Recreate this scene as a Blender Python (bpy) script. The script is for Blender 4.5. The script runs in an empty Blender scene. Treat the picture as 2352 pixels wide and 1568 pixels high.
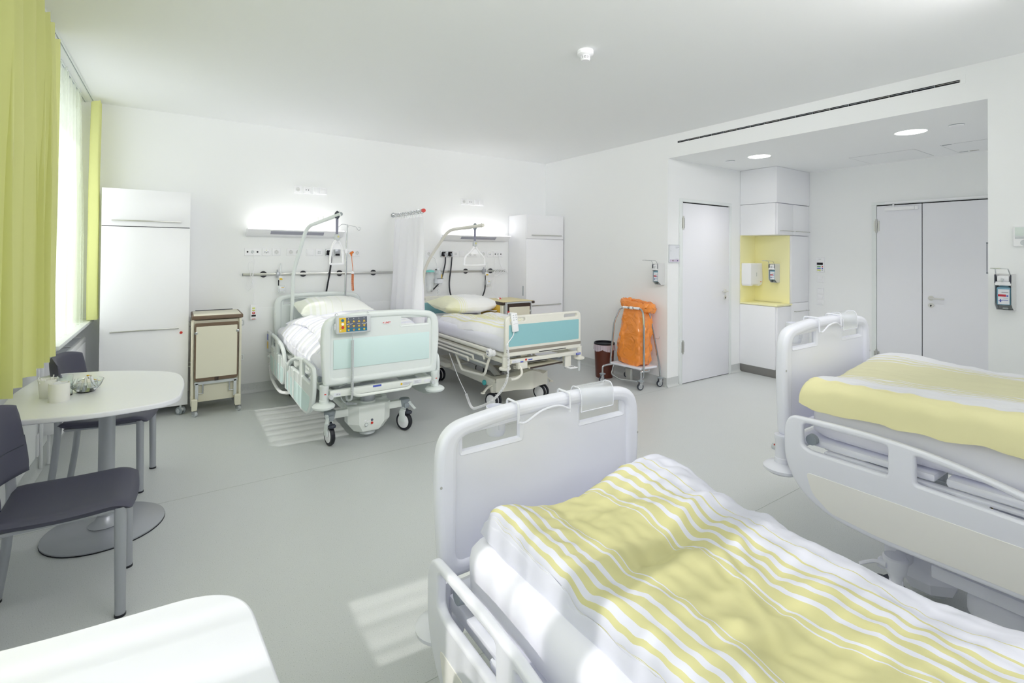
import bpy, bmesh, math, random
from mathutils import Vector as V, Matrix, noise
random.seed(7)
D = bpy.data; SC = bpy.context.scene; C = SC.collection
PI = math.pi

# ---------------------------------------------------------------- camera
cd = D.cameras.new('camera'); cam = D.objects.new('camera', cd); C.objects.link(cam); SC.camera = cam
F, CX, CY = 1135.155, 1176.0, 568.63
cd.sensor_width = 36.0; cd.lens = F/2352*36
cd.shift_x = 0.0; cd.shift_y = -(784.0-CY)/2352
cd.clip_start = .02; cd.clip_end = 200
yaw, pit, rol = math.radians(34.182), math.radians(.621), math.radians(.465)
fw = V((math.sin(yaw)*math.cos(pit), math.cos(yaw)*math.cos(pit), math.sin(pit)))
r0 = V((math.cos(yaw), -math.sin(yaw), 0)); u0 = r0.cross(fw)
rt = r0*math.cos(rol)+u0*math.sin(rol); up = -r0*math.sin(rol)+u0*math.cos(rol)
mw = Matrix((rt, up, -fw)).transposed().to_4x4(); mw.translation = V((0, 0, 1.5)); cam.matrix_world = mw

# ---------------------------------------------------------------- light and exposure
SC.view_settings.view_transform = 'Standard'; SC.view_settings.look = 'None'
SC.cycles.max_bounces = 16; SC.cycles.diffuse_bounces = 11; SC.cycles.transparent_max_bounces = 24
SC.view_settings.exposure = 0.82; SC.view_settings.gamma = 1; SC.view_settings.use_curve_mapping = False
w = D.worlds.new('World'); SC.world = w; w.use_nodes = True
bg = w.node_tree.nodes['Background']; bg.inputs[0].default_value = (.86, .93, 1.0, 1); bg.inputs[1].default_value = .5
sun = D.lights.new('sun', 'SUN'); so = D.objects.new('sun', sun); C.objects.link(so)
sun.energy = 1.55; sun.angle = math.radians(.7); sun.color = (1, .97, .93)
so.rotation_euler = V((1, -.09, -.706)).to_track_quat('-Z', 'Y').to_euler()
def area(name, loc, size, power, d, col=(1, 1, 1), sy=None, spread=None):
    l = D.lights.new(name, 'AREA'); l.energy = power; l.size = size; l.color = col
    if sy: l.shape = 'RECTANGLE'; l.size_y = sy
    if spread: l.spread = spread
    o = D.objects.new(name, l); C.objects.link(o); o.location = loc
    o.rotation_euler = V(d).to_track_quat('-Z', 'Y').to_euler(); return o
# daylight pouring in through the three windows of the long outer wall
for y, wd, e in ((4.93, 1.3, 6.5), (1.0, 2.5, 8.5)):
    area('window_daylight', (-1.2, y, 1.75), 1.8, e*wd, (1, 0, -.05), (.985, .975, 1), wd)
# unseen lamps added as fill: bed-head uplights behind the camera, then ceiling panels
for x in (1.15, 3.1): area('near_wall_fill', (x, -.74, 1.5), .95, 3.2, (0, .35, 1), (1, .985, .98), .07)
area('ward_ceiling_fill', (1.9, -.35, 2.83), 4.0, .6, (0, 0, -1), (1, .99, .98), .8)  # broad fill panel added on the ceiling, out of view
area('ward_ceiling_fill', (1.9, .72, 2.83), 3.0, 28, (.25, 1.4, -.62), (1, .985, .99), .3, math.radians(125))  # added out of view, tilted to brighten the far half of the ward
for y in (2.976, 1.615): area('downlight_beam', (5.312, y, 2.583), .2, 2.2, (0, 0, -1), (1, .985, .96), .2, math.radians(110))

# ---------------------------------------------------------------- materials
def lin(c): return tuple(((x/255/12.92) if x/255 <= .04045 else ((x/255+.055)/1.055)**2.4) for x in c)
MATS = {}
def mat(n, col, rough=.5, metal=0, bump=0, bs=300, spec=None, trans=0, alpha=1, emit=0, coat=0, ior=None, sss=0, var=0, vs=8):
    m = D.materials.new(n); m.use_nodes = True; nt = m.node_tree; b = nt.nodes['Principled BSDF']
    c = (*lin(col), 1); b.inputs['Base Color'].default_value = c; b.inputs['Roughness'].default_value = rough
    b.inputs['Metallic'].default_value = metal
    if spec is not None: b.inputs['Specular IOR Level'].default_value = spec
    if trans: b.inputs['Transmission Weight'].default_value = trans
    if alpha < 1: b.inputs['Alpha'].default_value = alpha
    if coat: b.inputs['Coat Weight'].default_value = coat
    if ior: b.inputs['IOR'].default_value = ior
    if emit: b.inputs['Emission Color'].default_value = c; b.inputs['Emission Strength'].default_value = emit
    if bump or var:
        tc = nt.nodes.new('ShaderNodeTexCoord'); nz = nt.nodes.new('ShaderNodeTexNoise')
        nz.inputs['Scale'].default_value = bs; nz.inputs['Detail'].default_value = 3
        if bs < 50: nz.inputs['Distortion'].default_value = 2.2; nz.inputs['Detail'].default_value = 1.5
        nt.links.new(tc.outputs['Object'], nz.inputs['Vector'])
        if bump:
            bp = nt.nodes.new('ShaderNodeBump'); bp.inputs['Strength'].default_value = bump; bp.inputs['Distance'].default_value = .002 if bs > 50 else .025
            nt.links.new(nz.outputs['Fac'], bp.inputs['Height']); nt.links.new(bp.outputs['Normal'], b.inputs['Normal'])
        if var:
            n2 = nt.nodes.new('ShaderNodeTexNoise'); n2.inputs['Scale'].default_value = vs; n2.inputs['Detail'].default_value = 4
            nt.links.new(tc.outputs['Object'], n2.inputs['Vector'])
            mx = nt.nodes.new('ShaderNodeMix'); mx.data_type = 'RGBA'
            mx.inputs[6].default_value = tuple(x*(1-var) for x in c[:3])+(1,); mx.inputs[7].default_value = tuple(min(1, x*(1+var)) for x in c[:3])+(1,)
            nt.links.new(n2.outputs['Fac'], mx.inputs[0]); nt.links.new(mx.outputs[2], b.inputs['Base Color'])
    MATS[n] = m; return m
wall = mat('wall_paint', (246, 247, 248), .8, bump=.05, bs=220)
ceilm = mat('ceiling_paint', (245, 246, 247), .85, bump=.04, bs=200)
white = mat('white_laminate', (247, 247, 251), .35)
whited = mat('door_lacquer', (240, 240, 246), .4)
trimw = mat('white_frame', (236, 240, 240), .4)
gap = mat('dark_gap', (30, 28, 34), .9)
steel = mat('brushed_steel', (196, 196, 192), .3, .75)
chrome = mat('chrome', (205, 207, 210), .12, 1)
alum = mat('aluminium_paint', (176, 179, 186), .35, .4)
handm = mat('satin_handle', (222, 221, 218), .3, .3)
plast = mat('white_plastic', (246, 246, 249), .35)
plastw = mat('cool_white_plastic', (236, 237, 246), .3, coat=.3)
bedg = mat('bed_grey_green_plastic', (229, 235, 234), .38)
bedf = mat('bed_frame_paint', (234, 238, 234), .38)
aqua = mat('pale_aqua_panel', (216, 238, 237), .45)
cream = mat('cream_panel', (244, 242, 238), .45)
hbeige = mat('warm_grey_bed_plastic', (232, 230, 220), .4)
teal = mat('teal_panel', (146, 196, 202), .6, bump=.05, var=.04, vs=160)
taupe = mat('taupe_strip', (150, 143, 133), .5)
dgrey = mat('dark_grey_rubber', (58, 62, 74), .5)
mgrey = mat('mid_grey_plastic', (150, 158, 164), .45)
lgrey = mat('light_grey_plastic', (204, 208, 211), .4)
wellm = mat('socket_grey', (222, 222, 222), .4)
black = mat('black_rubber', (26, 28, 38), .45)
seatm = mat('charcoal_upholstery', (76, 76, 94), .55, bump=.05, bs=900, sss=0)
greenc = mat('lime_green_cloth', (188, 194, 112), .85, bump=.06, bs=700)
linen = mat('white_linen', (236, 236, 246), .85, bump=.06, bs=500)
linenw = mat('white_curtain_cloth', (235, 236, 245), .85)
yell = mat('pale_yellow_laminate', (250, 245, 192), .5)
yellc = mat('yellow_linen', (240, 234, 176), .85)
brown = mat('brown_edge', (112, 92, 74), .5)
dbrown = mat('dark_brown_edge', (60, 46, 40), .45)
creamw = mat('ivory_laminate', (228, 224, 205), .45)
ochre = mat('ochre_drawer', (216, 178, 62), .45)
orange = mat('orange_plastic', (226, 120, 34), .4)
red = mat('red_plastic', (205, 52, 42), .4)
greenp = mat('green_plastic', (40, 150, 70), .4)
bluep = mat('blue_print', (80, 96, 190), .5)
yelp = mat('yellow_print', (228, 190, 48), .45)
limep = mat('lime_print', (215, 222, 70), .45)
tealp = mat('teal_print', (32, 110, 142), .45)
slate = mat('slate_print', (92, 98, 112), .45)
tealk = mat('teal_knob', (80, 186, 190), .4)
bluel = mat('blue_soap', (128, 172, 194), .2, coat=.4)
labelw = mat('paper_label', (232, 234, 240), .6)
labelg = mat('grey_print', (150, 152, 160), .6)
glass = mat('clear_glass', (245, 250, 250), .03, trans=1, ior=1.45)
clearp = mat('clear_plastic', (240, 244, 246), .12, alpha=.35)
frost = mat('frosted_plastic', (251, 251, 248), .35, alpha=.75)
lampw = mat('lamp_diffuser', (255, 252, 250), .5, emit=3)
lampt = mat('lamp_tube', (255, 254, 252), .5, emit=1.3)
wood = mat('bin_wood', (92, 42, 28), .3)
lilac = mat('lilac_paper', (208, 196, 216), .6)
mirr = mat('louvre_lens', (168, 168, 182), .3)

def floor_mat():
    m = mat('floor_vinyl', (196, 199, 196), .32); nt = m.node_tree; b = nt.nodes['Principled BSDF']; L = nt.links.new
    tc = nt.nodes.new('ShaderNodeTexCoord')
    a = nt.nodes.new('ShaderNodeTexNoise'); a.inputs['Scale'].default_value = 260; a.inputs['Detail'].default_value = 2
    L(tc.outputs['Object'], a.inputs['Vector'])
    r = nt.nodes.new('ShaderNodeValToRGB'); e = r.color_ramp.elements
    e[0].position = .27; e[0].color = (*lin((150, 158, 154)), 1); e[1].position = .72; e[1].color = (*lin((222, 224, 222)), 1)
    k = e.new(.36); k.color = (*lin((203, 206, 206)), 1); k = e.new(.64); k.color = (*lin((208, 211, 211)), 1)
    L(a.outputs['Fac'], r.inputs[0]); L(r.outputs[0], b.inputs['Base Color'])
    n = nt.nodes.new('ShaderNodeTexNoise'); n.inputs['Scale'].default_value = 3; L(tc.outputs['Object'], n.inputs['Vector'])
    mr = nt.nodes.new('ShaderNodeMapRange'); mr.inputs[3].default_value = .3; mr.inputs[4].default_value = .46
    L(n.outputs['Fac'], mr.inputs[0]); L(mr.outputs[0], b.inputs['Roughness']); return m
floorm = floor_mat()

def sheer_mat():
    m = D.materials.new('sheer_cloth'); m.use_nodes = True; nt = m.node_tree; nt.nodes.clear(); L = nt.links.new
    o = nt.nodes.new('ShaderNodeOutputMaterial'); tr = nt.nodes.new('ShaderNodeBsdfTransparent'); tl = nt.nodes.new('ShaderNodeBsdfTranslucent')
    df = nt.nodes.new('ShaderNodeBsdfDiffuse'); c = (*lin((244, 250, 236)), 1)
    tl.inputs[0].default_value = c; df.inputs[0].default_value = c
    a = nt.nodes.new('ShaderNodeMixShader'); a.inputs[0].default_value = .5; L(tl.outputs[0], a.inputs[1]); L(df.outputs[0], a.inputs[2])
    lw = nt.nodes.new('ShaderNodeLayerWeight'); lw.inputs[0].default_value = .62
    mr = nt.nodes.new('ShaderNodeMapRange'); mr.inputs[3].default_value = .10; mr.inputs[4].default_value = .93
    L(lw.outputs['Facing'], mr.inputs[0])
    b = nt.nodes.new('ShaderNodeMixShader'); L(mr.outputs[0], b.inputs[0]); L(tr.outputs[0], b.inputs[1]); L(a.outputs[0], b.inputs[2]); L(b.outputs[0], o.inputs[0])
    return m
sheer = sheer_mat()
def cloth_trans(n, col, t):          # thick curtain cloth: some light comes through
    m = D.materials.new(n); m.use_nodes = True; nt = m.node_tree; b = nt.nodes['Principled BSDF']; L = nt.links.new
    b.inputs['Base Color'].default_value = (*lin(col), 1); b.inputs['Roughness'].default_value = .85; b.inputs['Specular IOR Level'].default_value = .2
    tl = nt.nodes.new('ShaderNodeBsdfTranslucent'); tl.inputs[0].default_value = (*lin(col), 1)
    x = nt.nodes.new('ShaderNodeMixShader'); x.inputs[0].default_value = t; o = nt.nodes['Material Output']
    L(b.outputs[0], x.inputs[1]); L(tl.outputs[0], x.inputs[2]); L(x.outputs[0], o.inputs[0]); return m
greenc = cloth_trans('lime_green_curtain', (233, 235, 166), .16)
linenw = cloth_trans('white_privacy_cloth', (249, 248, 254), .25)

def stripes(n, base, col, bands, rough=.85, sym=False):
    # woven stripes: bands = list of (start, end) along the cloth's own width coordinate (UV u)
    m = mat(n, base, rough, spec=.2); nt = m.node_tree; b = nt.nodes['Principled BSDF']; L = nt.links.new
    uv = nt.nodes.new('ShaderNodeUVMap'); sx = nt.nodes.new('ShaderNodeSeparateXYZ'); L(uv.outputs[0], sx.inputs[0])
    r = nt.nodes.new('ShaderNodeValToRGB'); r.color_ramp.interpolation = 'CONSTANT'; e = r.color_ramp.elements
    e[0].position = 0; e[0].color = (*lin(base), 1); e.remove(e[1])
    if bands[0][0] == 0: e[0].color = (*lin(bands[0][2] if len(bands[0]) > 2 else col), 1); k = e.new(bands[0][1]); k.color = (*lin(base), 1); bands = bands[1:]
    for s, t, *c3 in bands:
        k = e.new(s); k.color = (*lin(c3[0] if c3 else col), 1)
        if t < 1: k = e.new(t); k.color = (*lin(base), 1)
    src = sx.outputs[0]
    if sym:                          # mirrored pattern: distance from the nearer edge
        q = nt.nodes.new('ShaderNodeMath'); q.operation = 'PINGPONG'; q.inputs[1].default_value = .5; L(src, q.inputs[0]); src = q.outputs[0]
    L(src, r.inputs[0]); L(r.outputs[0], b.inputs['Base Color'])
    tc = nt.nodes.new('ShaderNodeTexCoord'); nz = nt.nodes.new('ShaderNodeTexNoise'); nz.inputs['Scale'].default_value = 420
    L(tc.outputs['Object'], nz.inputs['Vector']); bp = nt.nodes.new('ShaderNodeBump'); bp.inputs['Strength'].default_value = .08; bp.inputs['Distance'].default_value = .001
    L(nz.outputs['Fac'], bp.inputs['Height']); L(bp.outputs[0], b.inputs['Normal']); return m
half = [(.128, .132), (.172, .181), (.212, .228), (.248, .270), (.286, .316), (.330, .371), (.376, .391), (.395, 1)]
duvet_yel = stripes('yellow_striped_linen', (214, 215, 227), (206, 202, 152), half, sym=True)
duvet_wht = stripes('white_striped_linen', (234, 235, 247), (249, 249, 254), [(.06, .09), (.1, .12), (.14, .2), (.24, .27), (.29, .33), (.36, .44), (.47, .49), (.51, .6), (.64, .66), (.69, .78), (.82, .85), (.88, .94)])
duvet_pal = stripes('pale_yellow_striped_linen', (248, 248, 251), (243, 240, 198), [(.08, .10), (.12, .13), (.2, .215), (.235, .255), (.275, .31), (.33, .375), (.39, .61), (.625, .67), (.69, .725), (.745, .765), (.785, .80)])
duvet_yel4 = stripes('yellow_duvet_linen', (232, 232, 236), (222, 219, 184), [(0, .155, (240, 234, 184)), (.27, .275), (.29, .30), (.31, .325), (.335, .355), (.37, .395), (.405, .74), (.75, .775), (.79, .805), (.82, .83), (.85, .856)])
pillow_yel = stripes('yellow_pillow_linen', (249, 249, 249), (244, 244, 214), [(0, .26), (.275, .30), (.32, .335), (.355, .365), (.385, .39)])
pillow_wht = stripes('white_pillow_linen', (249, 250, 247), (243, 246, 235), [(0, .12), (.15, .2), (.25, .27), (.33, .34), (.42, .43), (.55, .56)])

# ---------------------------------------------------------------- mesh kit
FR = {}
def rndo(pts, r, seg=6):             # open polyline with rounded corners
    P = [V(p) for p in pts]; out = [P[0]]
    for i in range(1, len(P)-1):
        a, b, c = P[i-1], P[i], P[i+1]; d1, d2 = (a-b), (c-b); rr = min(r, d1.length*.49, d2.length*.49)
        p, q = b+d1.normalized()*rr, b+d2.normalized()*rr
        for k in range(seg+1):
            t = k/seg; out.append(p*(1-t)**2+b*2*t*(1-t)+q*t*t)
    out.append(P[-1]); return out
def rnd2(pts, r, seg=6):             # closed 2D polygon with rounded corners; r number or list
    n = len(pts); out = []
    for i in range(n):
        a, b, c = V((*pts[i-1], 0)), V((*pts[i], 0)), V((*pts[(i+1) % n], 0)); d1, d2 = a-b, c-b
        ri = r[i] if isinstance(r, (list, tuple)) else r; rr = min(ri, d1.length*.49, d2.length*.49)
        if rr < 1e-4: out.append((b.x, b.y)); continue
        p, q = b+d1.normalized()*rr, b+d2.normalized()*rr
        for k in range(seg+1):
            t = k/seg; v = p*(1-t)**2+b*2*t*(1-t)+q*t*t; out.append((v.x, v.y))
    return out
def cat(pts, n=6):                   # Catmull-Rom smooth path
    P = [V(p) for p in pts]; P = [P[0]*2-P[1]]+P+[P[-1]*2-P[-2]]; out = []
    for i in range(1, len(P)-2):
        for k in range(n):
            t = k/n; a, b, c, d = P[i-1:i+3]
            out.append(.5*((2*b)+(c-a)*t+(2*a-5*b+4*c-d)*t*t+(3*b-a-3*c+d)*t**3))
    out.append(P[-2]); return out
def coil(pts, R, pitch, n=8):        # helix along a smooth path
    P = cat(pts, 10); out = []; ph = 0
    for i in range(len(P)-1):
        a, b = P[i], P[i+1]; d = b-a; L = d.length
        if L < 1e-6: continue
        t = d.normalized(); s = t.cross(V((.3, 1, .2))).normalized(); u = t.cross(s); k = max(1, int(L/pitch*n))
        for j in range(k):
            out.append(a+d*(j/k)+s*math.cos(ph)*R+u*math.sin(ph)*R); ph += 2*PI/n
    return out
class MB:
    def __init__(s): s.v = []; s.f = []; s.m = []; s.uv = {}; s.ci = 0
    def add(s, vs, fs, M=None):
        o = len(s.v); s.v += [tuple(M @ V(p)) if M is not None else tuple(p) for p in vs]
        s.f += [tuple(i+o for i in f) for f in fs]; s.m += [s.ci]*len(fs); return s
    def mi(s, i): s.ci = i; return s
    def box(s, x0, x1, y0, y1, z0, z1, b=0, seg=2, M=None):
        bm = bmesh.new(); bmesh.ops.create_cube(bm, size=1)
        for v in bm.verts: v.co = V(((x0+x1)/2+v.co.x*(x1-x0), (y0+y1)/2+v.co.y*(y1-y0), (z0+z1)/2+v.co.z*(z1-z0)))
        b = min(b, .49*min(abs(x1-x0), abs(y1-y0), abs(z1-z0)))
        if b > 0: bmesh.ops.bevel(bm, geom=bm.edges[:], offset=b, segments=seg, profile=.5, affect='EDGES')
        if (x1-x0)*(y1-y0)*(z1-z0) < 0: bmesh.ops.reverse_faces(bm, faces=bm.faces[:])
        return s.bm(bm, M)
    def bm(s, bm, M=None):
        bm.verts.index_update(); s.add([v.co.copy() for v in bm.verts], [[v.index for v in f.verts] for f in bm.faces], M); bm.free(); return s
    def tube(s, pts, r, n=8, closed=False, flat=1.0):
        P = [V(p) for p in pts]; N = len(P); vs = []; fs = []; prev = None
        for i in range(N):
            a = P[(i-1) % N] if (closed or i) else P[0]; c = P[(i+1) % N] if (closed or i < N-1) else P[-1]
            t = (c-a); t = t.normalized() if t.length > 1e-9 else V((0, 0, 1))
            if prev is None:
                h = V((0, 0, 1)) if abs(t.z) < .9 else V((1, 0, 0)); u = (h-t*h.dot(t)).normalized()
            else: u = (prev-t*prev.dot(t)); u = u.normalized() if u.length > 1e-6 else prev
            prev = u; w_ = t.cross(u); rr = r[i] if isinstance(r, (list, tuple)) else r
            for k in range(n):
                an = 2*PI*k/n; vs.append(P[i]+u*math.cos(an)*rr*flat+w_*math.sin(an)*rr)
        for i in range(N if closed else N-1):
            j = (i+1) % N
            for k in range(n): l = (k+1) % n; fs.append((i*n+k, i*n+l, j*n+l, j*n+k))
        if not closed: fs.append(tuple(range(n))[::-1]); fs.append(tuple((N-1)*n+k for k in range(n)))
        return s.add(vs, fs)
    def cyl(s, p, q, r, r2=None, n=20): return s.tube([p, q], [r, r if r2 is None else r2], n)
    def lathe(s, prof, c, n=24, M=None, axis='z'):
        vs = []; fs = []; c = V(c)
        for r, z in prof:
            for k in range(n):
                a = 2*PI*k/n; p = V((r*math.cos(a), r*math.sin(a), z))
                if axis == 'x': p = V((p.z, p.x, p.y))
                if axis == 'y': p = V((p.y, p.z, p.x))
                vs.append(c+p)
        N = len(prof)
        for i in range(N-1):
            for k in range(n): l = (k+1) % n; fs.append((i*n+k, i*n+l, (i+1)*n+l, (i+1)*n+k))
        if prof[0][0] > 1e-5: fs.append(tuple(range(n))[::-1])
        if prof[-1][0] > 1e-5: fs.append(tuple((N-1)*n+k for k in range(n)))
        return s.add(vs, fs, M)
    def plate(s, out, holes=(), th=.02, bev=0, plane='xz', at=0, seg=2):
        # flat outline with holes, given thickness; plane: which world axes the outline's two coordinates are; at: the third
        cu = D.curves.new('c', 'CURVE'); cu.dimensions = '2D'; cu.fill_mode = 'BOTH'; cu.extrude = max(th/2-bev, 1e-5); cu.bevel_depth = bev; cu.bevel_resolution = seg; cu.offset = -bev
        for pl in [out]+list(holes):
            sp = cu.splines.new('POLY'); sp.points.add(len(pl)-1); sp.use_cyclic_u = True
            for p, q in zip(sp.points, pl): p.co = (q[0], q[1], 0, 1)
        o = D.objects.new('c', cu); me = D.meshes.new_from_object(o); D.objects.remove(o); D.curves.remove(cu)
        mp = {'xz': lambda p: (p[0], at+p[2], p[1]), 'yz': lambda p: (at+p[2], p[0], p[1]), 'xy': lambda p: (p[0], p[1], at+p[2])}[plane]
        flip = plane == 'xz'
        s.add([mp(v.co) for v in me.vertices], [tuple(f.vertices)[::-1] if flip else tuple(f.vertices) for f in me.polygons]); D.meshes.remove(me); return s
    def text(s, txt, size, M, ext=.0006, bold=False):
        cu = D.curves.new('t', 'FONT'); cu.body = txt; cu.size = size; cu.align_x = 'CENTER'; cu.align_y = 'CENTER'; cu.extrude = ext
        if bold: cu.offset = size*.02
        o = D.objects.new('t', cu); me = D.meshes.new_from_object(o); D.objects.remove(o); D.curves.remove(cu)
        s.add([v.co.copy() for v in me.vertices], [tuple(f.vertices) for f in me.polygons], M); D.meshes.remove(me); return s
    def grid(s, fn, nu, nv, uvf=None, closed_u=False, flip=False):
        o = len(s.v); f0 = len(s.f)
        s.v += [tuple(fn(i/nu, j/nv)) for j in range(nv+1) for i in range(nu+1)]
        for j in range(nv):
            for i in range(nu):
                q = [j*(nu+1)+i, j*(nu+1)+i+1, (j+1)*(nu+1)+i+1, (j+1)*(nu+1)+i]
                if flip: q = q[::-1]
                s.f.append(tuple(o+k for k in q)); s.m.append(s.ci)
        if uvf:
            for j in range(nv+1):
                for i in range(nu+1): s.uv[o+j*(nu+1)+i] = uvf(i/nu, j/nv)
        return s
    def mesh(s, name, mats, smooth=True, ang=35, fr=None):
        me = D.meshes.new(name)
        vs = s.v
        if fr:
            (lx, ly, lz), rz = fr; c_, s_ = math.cos(-rz), math.sin(-rz)
            vs = [((x-lx)*c_-(y-ly)*s_, (x-lx)*s_+(y-ly)*c_, z-lz) for x, y, z in vs]
        me.from_pydata(vs, [], s.f)
        for m_ in (mats if isinstance(mats, (list, tuple)) else [mats]): me.materials.append(m_)
        me.polygons.foreach_set('material_index', s.m)
        if s.uv:
            ul = me.uv_layers.new(name='UVMap'); dat = [0]*(2*len(me.loops))
            for l in me.loops: q = s.uv.get(l.vertex_index, (0, 0)); dat[2*l.index] = q[0]; dat[2*l.index+1] = q[1]
            ul.data.foreach_set('uv', dat)
        me.update()
        if smooth:
            me.polygons.foreach_set('use_smooth', [True]*len(me.polygons)); me.set_sharp_from_angle(angle=math.radians(ang))
        return me
def thing(name, label, catg, loc=(0, 0, 0), rz=0, group=None):
    o = D.objects.new(name, None); C.objects.link(o); o.location = loc; o.rotation_euler = (0, 0, rz); o.empty_display_size = .05
    o['label'] = label; o['category'] = catg
    if group: o['group'] = group
    FR[o.name] = (tuple(loc), rz); return o
def part(mb, name, mats, parent, label=None, local=False, kind=None, **k):
    fr = FR[parent.name]; me = mb.mesh(name, mats, fr=None if local else fr, **k)
    o = D.objects.new(name, me); C.objects.link(o); o.parent = parent; FR[o.name] = fr
    if label: o['label'] = label
    if kind: o['kind'] = kind
    return o
def solo(mb, name, label, catg, mats, group=None, **k):      # a thing that is one mesh
    xs, ys, zs = zip(*mb.v); loc = ((min(xs)+max(xs))/2, (min(ys)+max(ys))/2, min(zs))
    o = D.objects.new(name, mb.mesh(name, mats, fr=(loc, 0), **k)); C.objects.link(o); o.location = loc
    o['label'] = label; o['category'] = catg
    if group: o['group'] = group
    FR[o.name] = (loc, 0); return o
def struct(mb, name, mats, **k):
    o = D.objects.new(name, mb.mesh(name, mats, **k)); C.objects.link(o); o['kind'] = 'structure'; FR[o.name] = ((0, 0, 0), 0); return o
def dup(root, loc, rz=None, label=None):
    def cp(o, par):
        c = o.copy(); C.objects.link(c)
        if par: c.parent = par
        FR[c.name] = FR.get(o.name, ((0, 0, 0), 0))
        for ch in [x for x in D.objects if x.parent == o]: cp(ch, c)
        return c
    r = cp(root, None); r.location = loc
    if rz is not None: r.rotation_euler = (0, 0, rz)
    if label: r['label'] = label
    return r
# ================================================================ the room
XL, XR, YB, YF, ZC, XN, YN, YM, ZO = -.765, 4.609, 5.9, -.85, 2.849, 6.873, 3.644, .97, 2.589
b = MB(); b.box(-1.1, 7.1, YF-.2, YB+.2, -.1, 0); struct(b, 'floor', floorm, smooth=False)
b = MB(); b.box(-1.1, 4.8, YF-.2, YB+.2, ZC, ZC+.1); struct(b, 'ceiling', ceilm, smooth=False)
b = MB(); b.box(-1.1, 4.7, YB, YB+.2, 0, ZC); wb = struct(b, 'wall_back', wall, smooth=False)
b = MB(); b.box(XL, 3.93, YB-.004, YB, .1, .895, .001); part(b, 'dado_panel', wall, wb)
b = MB(); b.box(-1.1, 4.7, YF-.2, YF, 0, ZC); struct(b, 'wall_front', wall, smooth=False)
W1, W2 = (4.24, 5.62), (-.3, 2.36)
b = MB()
for y0, y1, z0, z1 in ((YF, W2[0], 0, ZC), (W2[0], W2[1], 0, .85), (W2[0], W2[1], 2.66, ZC), (W2[1], W1[0], 0, ZC), (W1[0], W1[1], 0, .85), (W1[0], W1[1], 2.66, ZC), (W1[1], YB, 0, ZC)):
    b.box(XL-.3, XL, y0, y1, z0, z1)
struct(b, 'wall_left', wall, smooth=False)
b = MB()
b.box(XR, 7.1, YN, YB+.1, 0, ZC); b.box(XR, 7.1, YF-.1, YM, 0, ZC); b.box(XR, 7.1, YM, YN, ZO, ZC)
struct(b, 'wall_right', wall, smooth=False)
b = MB(); b.box(XN, 7.1, YM, YN, 0, ZO); struct(b, 'wall_recess', wall, smooth=False)
def cove(name, pts):                 # floor vinyl turned up the wall, 10 cm
    b = MB(); prof = [(0, .1), (.004, .1), (.006, .03), (.012, .012), (.03, .001), (0, .001)]
    for (x0, y0), (x1, y1), (nx, ny) in pts:
        vs = [(x0+nx*o, y0+ny*o, z) for o, z in prof]+[(x1+nx*o, y1+ny*o, z) for o, z in prof]; n = len(prof)
        b.add(vs, [(i, (i+1) % n, n+(i+1) % n, n+i) for i in range(n)]+[tuple(range(n))[::-1], tuple(range(n, 2*n))])
    struct(b, name, floorm, ang=50)
cove('baseboard_back', [((XL, YB), (XR, YB), (0, -1))])
cove('baseboard_left', [((XL, YF), (XL, YB), (1, 0))])
cove('baseboard_right', [((XR, YN), (XR, YB), (-1, 0)), ((XR, YF), (XR, YM), (-1, 0))])
cove('baseboard_recess', [((XR-.012, YN), (4.80, YN), (0, -1)), ((5.83, YN), (6.05, YN), (0, -1)), ((XN, 2.50), (XN, 3.15), (-1, 0))])
cove('baseboard_front', [((XL, YF), (XR, YF), (0, 1))])
# floor seams
b = MB()
for y in (-.4, 1.6, 3.6): b.box(XL+.03, XR if y > 3.6 or y < .9 else 6.84, y, y+.002, .0002, .0007)
struct(b, 'trim_1', mat('vinyl_weld', (172, 178, 172), .5), smooth=False)
# windows: frame, mullion, panes
pane = D.materials.new('window_pane'); pane.use_nodes = True; nt = pane.node_tree; nt.nodes.clear()
o_ = nt.nodes.new('ShaderNodeOutputMaterial'); t_ = nt.nodes.new('ShaderNodeBsdfTransparent'); g_ = nt.nodes.new('ShaderNodeBsdfGlossy'); g_.inputs['Roughness'].default_value = .02
x_ = nt.nodes.new('ShaderNodeMixShader'); x_.inputs[0].default_value = .06; nt.links.new(t_.outputs[0], x_.inputs[1]); nt.links.new(g_.outputs[0], x_.inputs[2]); nt.links.new(x_.outputs[0], o_.inputs[0])
for i, (y0, y1) in enumerate((W1, W2)):
    b = MB(); x = -.98; n = 1 if i == 0 else 2
    b.plate([(y0, .85), (y1, .85), (y1, 2.66), (y0, 2.66)], [[(y0+(y1-y0)*k/n+.06, .91), (y0+(y1-y0)*(k+1)/n-.06, .91), (y0+(y1-y0)*(k+1)/n-.06, 2.60), (y0+(y1-y0)*k/n+.06, 2.60)] for k in range(n)], .07, .006, 'yz', x)
    f = struct(b, 'window_%d' % (i+1), trimw)
    for k in range(n):
        b = MB(); b.box(x-.004, x+.004, y0+(y1-y0)*k/n+.05, y0+(y1-y0)*(k+1)/n-.05, .90, 2.61); part(b, 'pane', pane, f, smooth=False)
    b = MB(); b.box(x+.035, -.614, y0 if i else 4.26, y1+.05 if i else YB-.006, .85, .878, .004); part(b, 'window_sill', trimw, f)
    b = MB(); b.box(x+.035, x+.055, (y0+y1)/2-.01, (y0+y1)/2+.01, 1.55, 1.68, .004).box(x+.05, x+.075, (y0+y1)/2-.012, (y0+y1)/2+.012, 1.6, 1.63, .004); part(b, 'window_handle', alum, f)
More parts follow.
